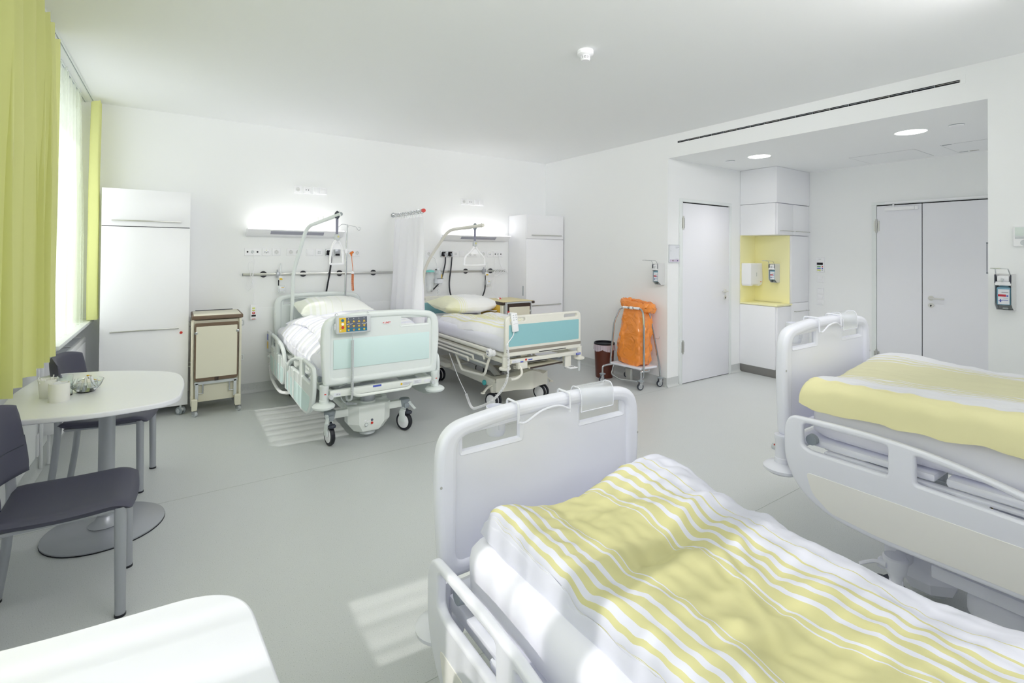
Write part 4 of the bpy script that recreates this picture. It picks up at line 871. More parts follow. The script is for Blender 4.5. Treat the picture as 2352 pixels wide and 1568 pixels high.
def puff(fn, T, nu, nv, pw=6, pv=6, uvs=(0, 1), bt=.5, edge=.5, swap=False):
    # closed soft body over surface fn(u,v)->(x,y,z); thickness T fades at the rim
    b = MB()
    def th(u, v):
        a, c = abs(2*u-1), abs(2*v-1); return T*max(0, 1-a**pw)**edge*max(0, 1-c**pv)**edge
    def fu(u, v):   # cluster samples near edges
        f = lambda t: .5-.5*math.cos(PI*t)*(.35)-(.5-t)*.65 if True else t
        return f(u), f(v)
    def top(u, v): uu, vv = fu(u, v); x, y, z = fn(uu, vv); return (x, y, z+th(uu, vv)*(1-bt))
    def bot(u, v): uu, vv = fu(u, v); x, y, z = fn(uu, vv); return (x, y, z-th(uu, vv)*bt)
    uvf = (lambda u, v: (fu(u, v)[1], u)) if swap else (lambda u, v: (uvs[0]+(uvs[1]-uvs[0])*fu(u, v)[0], v))
    b.grid(top, nu, nv, uvf); b.grid(bot, nu, nv, uvf, flip=True); return b
def gs(x, c, s): return math.exp(-((x-c)/s)**2)

BEDLAB = 'light hospital bed with %s'
# bed 1, far left
bd1 = linet('pale grey-green hospital bed with aqua footboard, far left', (1.335, 3.73, 0), 0, 0, bedg, aqua, bedf, stripe=True, logo=True, shift=-.03)
for y, nm in ((0, 0),): pass
mattress('mattress', 'white mattress on the pale green far-left bed', .885, 1.785, 3.80, 5.74, .546, .70, 1)
def d1(u, v):
    x = .90+u*.90; y = 3.86+v*1.66
    z = .725+.05*gs(v, 1.0, .25)*(1)+.02*math.sin(u*5+v*3)+wr(x*.8, y*.8, 4, .014)
    if u < .12: z -= (.12-u)*.9
    if u > .9: z -= (u-.9)*.6
    x -= .02*(.12-u)/.12 if u < .12 else 0
    return (x+.03*(v-.5)*0, y, z)
solo(puff(d1, .10, 90, 110, 8, 10, swap=True), 'duvet', 'white duvet with satin stripes on the far-left bed', 'duvet', duvet_wht, ang=80)
def d1b(u, v):
    x = .93+u*.84; y = 3.98+v*1.55-.10*u
    return (x+.05*math.sin(v*3), y, .815+.035*math.sin(v*PI)+.02*math.sin(u*6+v*4)+wr(x*.8, y*.8, 5, .015)-(.05*(1-u*6) if u < .16 else 0))
solo(puff(d1b, .085, 90, 100, 8, 6, swap=True), 'blanket', 'folded white striped blanket lying on the far-left duvet', 'blanket', duvet_wht, ang=80)
def pil(cx, cy, z, w_, d_, T, rot=0, tilt=0, seed=1):
    def fn(u, v):
        a, c = 2*u-1, 2*v-1; pin = 1-.10*(1-a*a)*abs(c)**3; pin2 = 1-.10*(1-c*c)*abs(a)**3
        x, y = a*w_/2*pin2, c*d_/2*pin; X = x*math.cos(rot)-y*math.sin(rot); Y = x*math.sin(rot)+y*math.cos(rot)
        return (cx+X, cy+Y, z+tilt*c*d_/2+.03*abs(a*c)**2+wr(X*1.3+cx, Y*1.3, seed, .012))
    return puff(fn, T, 60, 44, 3.2, 3.2, bt=.42, edge=.62)
solo(pil(1.39, 5.44, .885, .74, .50, .215, 0, .10, 3), 'pillow', 'plump white pillow on the far-left bed', 'pillow', pillow_wht, ang=80)
# trapeze pole of bed 1
b = MB(); b.tube(rndo([(1.022, 5.66, .42), (1.024, 5.62, 1.27), (1.115, 5.42, 1.755), (1.305, 4.86, 1.862)], .10, 10), .0185, 16); tp = part(b, 'trapeze_pole', bedg, bd1)
b = MB(); b.lathe([(0, -.001), (.0195, -.001), (.0195, .012)], (1.305, 4.86, 1.862), 18, M=None, axis='y'); part(b, 'pole_cap', mgrey, tp)
b = MB(); b.cyl((1.21, 5.14, 1.825), (1.21, 5.14, 1.855), .003, n=6).cyl((1.18, 5.22, 1.815), (1.18, 5.22, 1.845), .003, n=6).cyl((1.30, 4.885, 1.87), (1.30, 4.885, 1.895), .003, n=6); part(b, 'stop_pin', steel, tp)
def grab(name, lab, x, y, zt, strapm, w_=.12, H=.22, rot=0, zs=1.62):
    t = thing(name, lab, 'grab handle', (x, y, zt-.4), rot); c_, s_ = math.cos(rot), math.sin(rot)
    T = lambda px, pz, py=0: (x+px*c_-py*s_, y+px*s_+py*c_, pz)
    b = MB(); b.tube([T(0, zt+.026*math.cos(a), .026*math.sin(a)) for a in [2*PI*i/20 for i in range(20)]], .007, 8, closed=True, flat=2.2); part(b, 'strap_loop', strapm, t, label='dark loop around the pole')
    b = MB(); b.tube([T(0, zt-.028), T(0, zs)], .006, 8, flat=2.2); part(b, 'strap', mat('grey_webbing', (140, 140, 158), .7) if 'grey_webbing' not in MATS else MATS['grey_webbing'], t)
    b = MB(); b.box(-.021, .021, -.022, .022, zs-.058, zs+.004, .012, 3, M=Matrix.Translation((x, y, 0)) @ Matrix.Rotation(rot, 4, 'Z')); part(b, 'buckle', lgrey, t)
    b = MB(); q0 = V(T(.0, zs-.02, -.0215)); b.tube([q0, q0+V((-s_*0, 0, 0))+V((s_*.003, -c_*.003, 0))], .010, 14); part(b, 'buckle_button', mat('pale_gold', (208, 204, 140), .4) if 'pale_gold' not in MATS else MATS['pale_gold'], t)
    zb = zs-.058; pts = [T(-.008, zb+.01), T(-.045, zb-.05), T(-w_*.47, zb-.12), T(-w_*.5, zb-H+.02), T(-w_*.44, zb-H), T(w_*.44, zb-H), T(w_*.5, zb-H+.02), T(w_*.47, zb-.12), T(.045, zb-.05), T(.008, zb+.01)]
    b = MB(); b.tube(cat(pts, 5), .0105, 10); h = part(b, 'triangle_handle', plast, t)
    b = MB(); b.plate(rnd2([(-.055, -.085), (.055, -.085), (.030, -.03), (-.030, -.03)], .01), [], .006, .001, 'xz', 0); b.v = [T(px, zb+pz, py) for px, py, pz in b.v]; part(b, 'web_plate', plast, h)
    return t
grab('grab_handle', 'white triangular grab handle hanging from the left trapeze pole', 1.283, 4.905, 1.853, dgrey, .14, .225, .35, 1.665)
# infusion pole
t = thing('infusion_pole', 'slender chrome infusion pole with wire hooks behind far-left bed', 'pole', (1.567, 5.62, .42))
b = MB(); b.cyl((1.562, 5.62, .42), (1.574, 5.62, 1.50), .0115, n=12).cyl((1.574, 5.62, 1.49), (1.58, 5.62, 1.80), .008, n=12); part(b, 'pole', chrome, t)
b = MB()
b.tube(cat([(1.58, 5.62, 1.80), (1.54, 5.61, 1.805), (1.51, 5.60, 1.80), (1.485, 5.60, 1.775), (1.470, 5.60, 1.785)]), .0028, 6).tube(cat([(1.58, 5.62, 1.80), (1.64, 5.62, 1.79), (1.68, 5.62, 1.78), (1.70, 5.62, 1.75), (1.722, 5.62, 1.745), (1.725, 5.62, 1.775), (1.705, 5.62, 1.778)]), .0028, 6)
b.tube(cat([(1.58, 5.62, 1.80), (1.57, 5.57, 1.80), (1.565, 5.54, 1.77), (1.565, 5.53, 1.785)]), .0028, 6); part(b, 'hook_wire', chrome, t)
b = MB(); b.cyl((1.574, 5.62, 1.485), (1.574, 5.62, 1.535), .016).box(1.55, 1.64, 5.61, 5.63, 1.505, 1.525, .004); part(b, 'pole_clamp', plast, t)
t = thing('coiled_air_hose', 'orange coiled hose hanging beside the infusion pole', 'hose', (1.67, 5.70, 1.06))
b = MB(); b.cyl((1.64, 5.70, 1.475), (1.675, 5.70, 1.50), .013, n=14).cyl((1.655, 5.70, 1.45), (1.655, 5.70, 1.49), .009, n=12); part(b, 'plug', orange, t)
b = MB(); b.tube(cat([(1.658, 5.70, 1.46), (1.662, 5.70, 1.40), (1.672, 5.70, 1.31), (1.672, 5.70, 1.27)]), .0035, 6).tube(coil([(1.672, 5.70, 1.25), (1.670, 5.70, 1.15), (1.676, 5.70, 1.055)], .013, .0105, 8), .0032, 5); part(b, 'coil', orange, t)
b = MB(); b.lathe([(.004, .03), (.02, 0), (.004, -.004)], (1.672, 5.70, 1.25), 14); part(b, 'hose_clip', plast, t)
# staff control panel hung over footboard
t = thing('bed_control_panel', 'yellow and grey keypad panel hooked over the left footboard', 'control panel', (1.085, 3.66, .9))
M = Matrix.Translation((1.086, 3.675, .966)) @ Matrix.Rotation(-.10, 4, 'X')
def L2(b_, x0, x1, z0, z1, y=-.0145, th=.0012): b_.box(x0, x1, y-th, y, z0, z1, M=M)
b = MB(); b.box(-.128, .128, -.014, .012, -.064, .064, .009, 3, M=M); cp = part(b, 'panel_case', lgrey, t)
b = MB(); L2(b, -.105, -.055, -.052, .052); part(b, 'yellow_keys', yelp, cp, smooth=False)
b = MB(); L2(b, -.055, .098, -.026, .052); part(b, 'slate_keys', slate, cp, smooth=False)
b = MB(); L2(b, -.055, .098, -.052, -.026); part(b, 'blue_keys', tealp, cp, smooth=False)
def disc(b_, x, z, r, y=-.0165, n=18): b_.add([M @ V((x+r*math.cos(2*PI*k/n), y, z+r*math.sin(2*PI*k/n))) for k in range(n)], [tuple(range(n))])
b = MB()
for k in range(4):
    x = -.038+k*.038
    for s, z in ((1, .022), (-1, -.014)): b.add([M @ V(q) for q in ((x-.010, -.0165, z-s*.007), (x+.010, -.0165, z-s*.007), (x, -.0165, z+s*.009))], [(0, 1, 2)])
    disc(b, x, -.039, .007)
part(b, 'arrow_keys', yelp, cp, smooth=False)
b = MB(); disc(b, -.08, .032, .011); part(b, 'round_key', tealp, cp, smooth=False)
b = MB(); disc(b, -.08, .006, .010); disc(b, -.095, -.04, .004)
for k in range(4): disc(b, -.038+k*.038, .042, .003)
b.tube([M @ V(q) for q in ((-.052, -.0165, .000), (-.035, -.0165, .005), (-.02, -.0165, .002), (-.008, -.0165, .008))], .0016, 4).tube([M @ V(q) for q in ((.058, -.0165, .002), (.07, -.0165, .004), (.085, -.0165, .0), (.095, -.0165, .006))], .0014, 4).box(.024, .046, -.0168, -.016, .003, .005, M=M); part(b, 'round_key', plast, cp, smooth=False)
b = MB(); disc(b, -.08, -.018, .011); disc(b, .0, -.039, .004, -.0172); part(b, 'stop_key', red, cp, smooth=False)
b = MB()
for x in (-.11, .115): b.tube(rndo([M @ V((x, -.008, .02)), M @ V((x, -.012, .075)), M @ V((x, .02, .085)), M @ V((x, .07, .08)), M @ V((x, .075, .04))], .012), .0022, 6)
part(b, 'wire_hook', chrome, t)
b = MB(); b.tube(rndo([(1.082, 3.675, .905), (1.082, 3.672, .85)], .01), .0035, 6).tube(coil([(1.082, 3.672, .85), (1.083, 3.672, .65), (1.083, 3.672, .50), (1.083, 3.672, .45)], .0085, .0062, 8), .0026, 5)
b.tube(cat([(1.083, 3.672, .45), (1.08, 3.69, .41), (1.07, 3.75, .395), (1.075, 3.80, .43)]), .008, 7); part(b, 'coiled_cable', lgrey, t)
b = MB(); b.tube(cat([(1.03, 3.80, .43), (1.06, 3.84, .37), (1.10, 3.88, .33)]), .0045, 6).tube(coil([(1.10, 3.88, .33), (1.14, 3.90, .318), (1.17, 3.91, .31)], .008, .008, 8), .003, 5).cyl((1.17, 3.91, .31), (1.19, 3.915, .305), .009); part(b, 'plug_lead', lgrey, t)
# patient handset clipped to the head-end rail
t = thing('patient_handset', 'grey handset with coiled lead clipped to far-left side rail', 'handset', (.82, 5.70, .43))
b = MB(); b.plate(rnd2([(5.66, .44), (5.80, .43), (5.80, .66), (5.66, .66)], .02), [], .028, .008, 'yz', .82); h = part(b, 'handset_body', lgrey, t)
b = MB()
for z, m_ in ((.62, bluep), (.58, bluep), (.54, yelp), (.50, yelp)): pass
b.box(.8035, .806, 5.70, 5.76, .57, .63); part(b, 'key_field', bluep, h, smooth=False); b = MB(); b.box(.8035, .806, 5.70, 5.76, .48, .55); part(b, 'key_field', yelp, h, smooth=False)
b = MB(); b.tube(cat([(.82, 5.72, .43), (.825, 5.69, .38), (.825, 5.70, .33)]), .004, 6).tube(coil([(.825, 5.70, .33), (.825, 5.66, .26), (.825, 5.50, .19), (.83, 5.15, .17), (.84, 4.85, .22), (.87, 4.70, .26)], .011, .0125, 8), .0036, 5); part(b, 'coiled_cable', plast, t)

# ------------------------------------------------ bed 2, teal boards
t = thing('hospital_bed', 'beige hospital bed with teal end boards and tubular rails', 'bed', (2.81, 3.6, 0)); b2 = t; X2 = 2.81
def board2(y, sg, nm, zt, w_):
    b = MB(); s1 = rnd2([(X2+w_-.21, zt-.052), (X2+w_-.05, zt-.052), (X2+w_-.05, zt-.022), (X2+w_-.21, zt-.022)], .012); s2 = [(2*X2-x, z) for x, z in s1][::-1]
    b.plate(rnd2([(X2-w_, zt-.355), (X2+w_, zt-.355), (X2+w_, zt), (X2-w_, zt)], [.01, .01, .055, .055]), [s1, s2], .034, .010, 'xz', y, 3); bd = part(b, nm, hbeige, t)
    b = MB(); b.plate(rnd2([(X2-w_+.035, zt-.268), (X2+w_-.03, zt-.268), (X2+w_-.03, zt-.078), (X2-w_+.035, zt-.078)], .01), [], .003, .0005, 'xz', y-sg*.0175); part(b, 'inset_panel', teal, bd, label='teal speckled inset panel')
    b = MB(); b.box(X2-w_+.01, X2+w_-.002, y-.022, y+.022, zt-.318, zt-.290, .006); part(b, 'bumper_strip', taupe, bd)
    return bd
fb = board2(3.6, 1, 'footboard', .93, .437); board2(5.74, 1, 'headboard', .93, .437)
b = MB(); b.box(X2-.07, X2+.25, 3.5815, 3.584, .585, .592, .001); part(b, 'slot_line', gap, fb, smooth=False)
b = MB(); b.box(X2-.38, X2+.40, 3.585, 3.615, .512, .546, .004).box(X2-.40, X2-.36, 3.6, 5.70, .50, .54, .004).box(X2+.36, X2+.40, 3.6, 5.70, .50, .54, .004)
for y in (4.0, 4.5, 5.1): b.box(X2-.38, X2+.38, y, y+.03, .50, .53, .003)
part(b, 'underframe', hbeige, t)
b = MB()
for y0, y1 in ((3.68, 4.3), (4.32, 4.75), (4.77, 4.95), (4.97, 5.68)): b.box(X2-.40, X2+.40, y0, y1, .552, .575, .008)
part(b, 'mattress_support', hbeige, t)
for s in (-1, 1):
    for y in (3.6, 5.74):
        x = X2+s*.43
        b = MB(); b.lathe([(.024, 0), (.024, .09), (.028, .095), (.028, .10)], (x, y, .488), 18); part(b, 'corner_post', hbeige, t)
        b = MB(); b.lathe([(0, -.012), (.04, -.013), (.052, -.005), (.052, .006), (.04, .012), (0, .012)], (x, y, .475), 24); part(b, 'bumper', hbeige, t)
for x, z in ((X2+.43, .40),): b = MB(); b.lathe([(.0, .055), (.018, .05), (.012, .0), (.014, -.03), (.008, -.055), (0, -.056)], (x, 3.6, z), 14); part(b, 'hook_pin', clearp, t)
b = MB(); b.box(X2-.365, X2-.28, 3.582, 3.5845, .516, .542); sk = part(b, 'sticker', labelw, t, smooth=False)
b = MB(); b.box(X2-.355, X2-.31, 3.5812, 3.582, .522, .5235).box(X2-.355, X2-.325, 3.5812, 3.582, .530, .5315); part(b, 'sticker_lines', labelg, sk, smooth=False)
b = MB(); b.box(X2-.275, X2-.245, 3.582, 3.5845, .514, .524).box(X2-.19, X2-.145, 3.582, 3.5845, .524, .534).box(X2+.37, X2+.425, 3.572, 3.576, .512, .53); part(b, 'sticker', bluep, t, smooth=False, label='small blue sticker')
b = MB(); b.lathe([(0, -.002), (.010, -.002), (.010, 0)], (X2-.215, 3.584, .533), 16, axis='y'); part(b, 'sticker', red, t, label='small round red sticker')
b = MB(); b.text('Hill-Rom', .0125, Matrix.Translation((X2+.3975, 3.5715, .521)) @ Matrix.Rotation(PI/2, 4, 'X'), .0003); part(b, 'maker_text', plast, t, smooth=False)
# folded tubular side rails
for s in (-1, 1):
    rr_ = thing  # noqa
    b = MB(); b.tube([(X2+s*.465, 3.83, .60), (X2+s*.465, 5.35, .60)], .0165, 12, flat=1.15); r_ = part(b, 'side_rail', hbeige, t)
    for k, (z, dx, y0) in enumerate(((.545, .473, 3.89), (.512, .478, 4.08), (.478, .482, 4.17))):
        b = MB(); b.tube([(X2+s*dx, y0, z), (X2+s*dx, 5.30-k*.05, z)], .011, 10); part(b, 'rail_tube', hbeige, r_)
        b = MB(); b.tube(rndo([(X2+s*dx, y0+.05, z), (X2+s*dx, y0, z-.002), (X2+s*(dx-.01), y0+.005, z-.035)], .02), .010, 8); b.lathe([(0, .002*s), (.004, .002*s), (.004, 0)], (X2+s*(dx+.011), y0+.02, z), 8, axis='x'); part(b, 'rail_strut', hbeige, r_)
    b = MB(); b.lathe([(0, -.02), (.028, -.02), (.036, -.012), (.037, .012), (.03, .02), (0, .021)] if s > 0 else [(0, .02), (.028, .02), (.036, .012), (.037, -.012), (.03, -.02), (0, -.021)][::-1], (X2+s*.467, 3.795, .585), 26, axis='x').lathe([(0, -.012), (.026, -.012), (.03, -.006), (.03, .012), (0, .013)], (X2+s*.437, 3.785, .58), 22, axis='x'); dk = part(b, 'rail_hinge', plast, r_)
    b = MB()
    for dy, dz in ((-.008, .01), (.010, .012), (.0, -.014)): b.lathe([(0, 0), (.006, 0)], (X2+s*.4885, 3.795+dy, .587+dz), 10, axis='x')
    b.v = [(x, y, z) for x, y, z in b.v]; part(b, 'hinge_mark', bluep, dk, smooth=False)
    b = MB(); b.tube(rndo([(X2+s*.44, 3.8, .575), (X2+s*.46, 3.83, .50), (X2+s*.465, 3.885, .36), (X2+s*.465, 4.32, .325), (X2+s*.45, 4.46, .445), (X2+s*.445, 4.47, .475)], .05), .0125, 10).tube([(X2+s*.462, 3.83, .47), (X2+s*.447, 4.45, .455)], .010, 8); part(b, 'step_loop', hbeige, t)
b = MB(); b.tube(rndo([(X2-.275, 3.6, .50), (X2-.275, 3.55, .42), (X2-.36, 3.52, .395), (X2-.42, 3.52, .395)], .04), .011, 8).box(X2-.30, X2-.20, 3.58, 3.62, .455, .51, .004); part(b, 'gas_spring_handle', hbeige, t)
for x in (X2-.34, X2-.27): b = MB(); b.lathe([(.0, -.014), (.016, -.014), (.016, -.004), (.010, 0), (.016, .004), (.016, .014), (0, .014)], (x, 3.68, .455), 16); part(b, 'socket_ring', hbeige, t)
# drop tray with tablet under the foot end
b = MB(); b.plate([(X2-.18, 3.58), (X2+.23, 3.62), (X2+.20, 4.0), (X2-.20, 4.0)], [], .010, .003, 'xy', .452); tr = part(b, 'under_tray', creamw, t)
b = MB(); b.plate(rnd2([(X2-.17, 3.575), (X2+.24, 3.615), (X2+.24, 3.63), (X2-.17, 3.59)], .003), [], .012, .002, 'xy', .451); part(b, 'tray_edge', dbrown, tr)
b = MB(); b.box(X2-.10, X2+.13, 3.7, 3.87, .468, .474, .002, M=Matrix.Rotation(0, 4, 'Z')); dv = part(b, 'tray_plate', dgrey, tr); b = MB(); b.tube([(X2-.10, 3.7, .47), (X2+.13, 3.7, .47), (X2+.13, 3.87, .47), (X2-.10, 3.87, .47)], .004, 6, closed=True); part(b, 'plate_rim', chrome, dv)
b = MB(); b.box(X2+.255, X2+.33, 3.6, 3.64, .41, .515, .004); br = part(b, 'pedal_bracket', hbeige, t); b = MB(); b.box(X2+.25, X2+.345, 3.52, 3.62, .402, .41, .002); part(b, 'bracket_plate', plast, br)
b = MB(); b.text('ITD', .035, Matrix.Translation((X2+.30, 3.56, .4105)), .0004, True); part(b, 'plate_mark', gap, br, smooth=False)
b = MB(); b.tube(rndo([(X2+.235, 3.59, .51), (X2+.225, 3.58, .43), (X2+.232, 3.58, .40), (X2+.26, 3.59, .40)], .012), .0045, 6); part(b, 'hanging_wire', chrome, t)
b2.location.z = .018; FR[b2.name] = ((b2.location.x, b2.location.y, .018), 0)
# undercarriage
cx = 2.845
b = MB()
for s in (-1, 1): b.box(cx+s*.27-.035, cx+s*.27+.035, 4.02, 5.35, .195, .285, .02, 3)
b.box(cx-.29, cx+.29, 5.22, 5.36, .18, .28, .025, 3)
part(b, 'chassis', hbeige, t)
b = MB()
def fair(u, v):
    a = PI*(u); x = cx-.31+.62*u; bul = .055*gs(u, .58, .16); zt = .30+.05*gs(u, .58, .17)-.02*gs(u, .9, .06)
    y = 3.98-bul-.02*math.sin(a)
    if v < .5: return (x, y+.02*(1-v*2)**2*0, .17+(zt-.17)*v*2)
    w_ = (v-.5)*2; return (x, y+.16*w_, zt+.004*math.sin(w_*PI)-.015*w_)
b.grid(fair, 44, 8); b.box(cx-.31, cx+.31, 3.98, 4.14, .165, .26, .02, 3); part(b, 'front_fairing', hbeige, t, ang=50)
b = MB(); b.box(cx-.30, cx-.17, 4.0, 4.02, .26, .262).plate(rnd2([(4.3, .29), (4.95, .29), (4.62, .50), (4.50, .50)], .01), [], .03, .004, 'yz', cx-.15).plate(rnd2([(4.1, .30), (4.16, .28), (4.7, .50), (4.62, .52)], .005), [], .04, .004, 'yz', cx-.20).plate(rnd2([(4.1, .30), (4.16, .28), (4.7, .50), (4.62, .52)], .005), [], .04, .004, 'yz', cx+.20); part(b, 'lift_scissor', mat('plain_grey_steel', (196, 196, 196), .4), t)  # lift arms in one even grey
b = MB(); b.box(cx-.25, cx+.25, 4.35, 5.0, .33, .47, .02); part(b, 'motor_housing', lgrey, t)
for s in (-1, 1):
    b = MB(); b.lathe([(0, .0), (.024, .002), (.028, .012), (.022, .024), (0, .03)], (cx+s*.305, 4.19, .222), 20, axis='x' if s > 0 else 'x'); b.v = [(2*(cx+s*.305)-x if s < 0 else x, y, z) for x, y, z in b.v]
    if s < 0: b.f = [f[::-1] for f in b.f]
    part(b, 'lock_button', tealk, t, label='round teal lock button')
    b = MB(); b.tube(rndo([(cx+s*.29, 4.06, .23), (cx+s*.36, 4.05, .215), (cx+s*.41, 4.05, .17)], .03), [.014]*9, 8, flat=.6).lathe([(0, .01), (.022, .006), (.022, -.004), (0, -.008)], (cx+s*.415, 4.05, .166), 16); part(b, 'foot_pedal', hbeige, t)
    b = MB(); b.plate(rnd2([(cx+s*.30, 4.90), (cx+s*.38, 4.92), (cx+s*.38, 5.08), (cx+s*.30, 5.10)][::s], .03), [], .05, .012, 'xy', .255); part(b, 'side_cover', hbeige, t)
for (x, y) in ((cx-.29, 4.06), (cx+.29, 4.06), (cx-.29, 5.26), (cx+.29, 5.26)):
    b = MB(); b.lathe([(.03, 0), (.034, .02), (.03, .06)], (x, y, .155), 20); c = part(b, 'caster', hbeige, t)
    for s in (-1, 1):
        M = Matrix.Translation((x, y, 0)) @ Matrix.Rotation(.3, 4, 'Z') @ Matrix.Translation((s*.027, 0, 0))
        b = MB(); b.lathe([(.062, -.012), (.073, -.011), (.0765, 0), (.073, .011), (.062, .012)], (0, 0, .077), 32, M=M, axis='x'); part(b, 'tyre', black, c, label='black rubber tyre')
        b = MB(); b.lathe([(0, -.013), (.055, -.013), (.064, -.010), (.064, .010), (.055, .013), (0, .013)], (0, 0, .077), 32, M=M, axis='x'); part(b, 'wheel_disc', plast, c)
mattress('mattress', 'white sheeted mattress on the teal-board bed', X2-.39, X2+.39, 3.66, 5.67, .596, .74, 6)
def d2(u, v):
    x = X2-.37+u*.74; y = 3.69+v*1.45
    return (x+.015*math.sin(v*9), y, .775+.015*math.sin(v*4+1)+.015*math.sin(u*7)+wr(x, y, 14, .016)-(.06*(1-u*8) if u < .125 else 0))
solo(puff(d2, .065, 80, 100, 8, 8), 'duvet', 'pale yellow striped duvet on the teal-board bed', 'duvet', duvet_pal, ang=80)
solo(pil(X2+.13, 5.36, .855, .80, .50, .20, .03, .05, 9), 'pillow', 'pale yellow and white pillow on the teal-board bed', 'pillow', pillow_yel, ang=80)
b = MB(); b.tube(rndo([(2.50, 5.66, .48), (2.51, 5.62, 1.25), (2.535, 5.52, 1.42), (2.655, 5.24, 1.765), (2.765, 4.63, 1.80)], .10, 10), .0175, 16); tp = part(b, 'trapeze_pole', hbeige, b2)
b = MB(); b.cyl((2.762, 4.665, 1.775), (2.762, 4.665, 1.825), .004, n=8); part(b, 'stop_pin', steel, tp)
b = MB(); b.tube([(2.71, 4.97, 1.78), (2.733, 4.84, 1.7865)], .0182, 16); part(b, 'pole_label', labelw, tp)
grab('grab_handle', 'white triangular grab handle hanging from the right trapeze pole', 2.746, 4.78, 1.789, mgrey, .255, .205, 0, 1.625)
t = thing('patient_handset', 'white handset hooked over the teal footboard', 'handset', (2.51, 3.66, .80))
M = Matrix.Translation((2.52, 3.655, .875)) @ Matrix.Rotation(-.05, 4, 'X') @ Matrix.Rotation(-.10, 4, 'Y')
b = MB(); b.box(-.032, .032, -.013, .013, -.082, .082, .010, 3, M=M); h = part(b, 'handset_body', plast, t); t.location = t.location+V((-.065, -.09, .018))
b = MB()
for k in range(3):
    for s in (-1, 1): b.box(s*.014-.007, s*.014+.007, -.0145, -.012, .02+k*.02, .03+k*.02, .001, M=M)
b.box(-.022, .022, -.0142, -.0125, -.012, -.009, M=M); part(b, 'keys', lgrey, h)
b = MB(); b.box(-.016, .016, .0, .07, .078, .084, .003, M=M).box(-.016, .016, .062, .07, .04, .084, .003, M=M); part(b, 'hook', plast, h)
b = MB(); b.tube(cat([(2.515, 3.655, .793), (2.50, 3.65, .76), (2.455, 3.64, .72), (2.43, 3.64, .69)]), .004, 6).tube(coil([(2.43, 3.64, .69), (2.44, 3.63, .60), (2.44, 3.63, .50), (2.42, 3.64, .36), (2.36, 3.75, .20), (2.33, 3.95, .09), (2.36, 4.12, .045), (2.40, 4.3, .12)], .0095, .0115, 8), .0032, 5).tube(cat([(2.40, 4.3, .12), (2.41, 4.48, .24), (2.42, 4.70, .44)]), .0042, 6); part(b, 'coiled_cable', plast, t)

# ------------------------------------------------ beds 3 and 4, heads towards the photographer's wall
G = 'cream white beds with plain boards in the foreground'
bd3 = linet('low white hospital bed in the foreground with striped duvet', (1.155, 1.445, 0), PI, -.075, plastw, cream, plastw, yc0=.42)
bd4 = linet('raised white hospital bed at right with cream rail inset', (2.765, 1.19, 0), PI, .142, plastw, cream, plastw, yc0=.42)
mattress('mattress', 'white sheeted mattress on the low foreground bed', .735, 1.575, -.56, 1.355, .47, .625, 21, r=.055)
def roll(a, x0, R=.055, k=.42):      # cloth lying flat for a > x0 and rolling down over the mattress edge below it
    if a >= x0: return a, 0
    s = x0-a
    if s < R*PI/2: return x0-R*math.sin(s/R), R*(1-math.cos(s/R))
    return x0-R-.04*(s-R*PI/2), R+(s-R*PI/2)*k
def d3(u, v):
    y = 1.305-v*1.72; f = gs(v, 0, .12)
    a = .60+u*.87+.05*f*(u-.3); X, dz = roll(a, .838, .045, .05)
    z = .680+.055*gs(v, 0, .13)*(gs(u, .22, .14)+1.05*gs(u, .90, .24))-.020*gs(u, .55, .2)*gs(v, 0, .12)+.022*gs(u, .85, .2)*(1-v)
    z += .020*gs(v-.02*math.sin(u*5), .205, .018)*(.4+.6*gs(u, .6, .35))-.018*gs(v, .235, .03)+.014*gs(v, .44, .03)*gs(u, .4, .4)+.012*gs(v, .62, .05)
    z += .018*gs(v+.25*u, .42, .045)*gs(u, .6, .25)-.018*gs(v+.18*u, .34, .045)*gs(u, .6, .3)+.014*gs(v-.2*u, .02, .03)*gs(u, .75, .25)-.012*gs(v+.3*u, .62, .05)*gs(u, .5, .3)
    z += .012*gs(v-.25*u, .30, .02)*gs(u, .45, .12)-.010*gs(v-.25*u, .33, .02)*gs(u, .45, .12)+.010*gs(v+.6*u, .75, .02)*gs(u, .72, .12)+.009*gs(v+.9*u, .9, .02)*gs(u, .62, .1)
    z += wr(a*.8, y*1.1, 31, .022)+.005*noise.noise((a*9, y*30, 2))+.0035*noise.noise((a*30, y*9, 5))+.006*abs(noise.noise((a*6, y*14, 8)))
    X += .014*math.sin(y*8)*(.4+.6*u)+.012*noise.noise((a*3, y*5, 77));
    return (X, y-.10*u*gs(v, 0, .3)+.01*noise.noise((a*4, y*4, 5)), z-dz*(1+.3*math.sin(y*7)*0))
solo(puff(d3, .075, 190, 210, 14, 16, bt=.45), 'duvet', 'yellow and white striped duvet on the low foreground bed', 'duvet', duvet_yel, ang=85)
mattress('mattress', 'white sheeted mattress on the raised right bed', 2.355, 3.18, -.82, 1.10, .69, .85, 25, r=.045)
def d4(u, v):
    a = 2.235+u*.935; y = 1.10-v*1.78; X, dz = roll(a, 2.345, .05, .35)
    z = .897+.035*gs(v, 0, .16)*gs(u, 1, .4)+.018*gs(v, 0, .10)*gs(u, .2, .15)-.018*gs(u, .45, .25)*gs(v, 0, .2)+.02*u+wr(a, y, 41, .012)+.03*gs(v, .5, .4)+.004*noise.noise((a*25, y*6, 5))
    X += .008*math.sin(y*9)+.012*noise.noise((a*3, y*6, 9))*(1-u)
    return (X, y, z-dz*.9+.010*noise.noise((y*14, a*10, 3))*(u < .2))
solo(puff(d4, .085, 110, 130, 14, 14, bt=.5), 'duvet', 'yellow duvet with rolled hem on the raised right bed', 'duvet', duvet_yel4, ang=85)
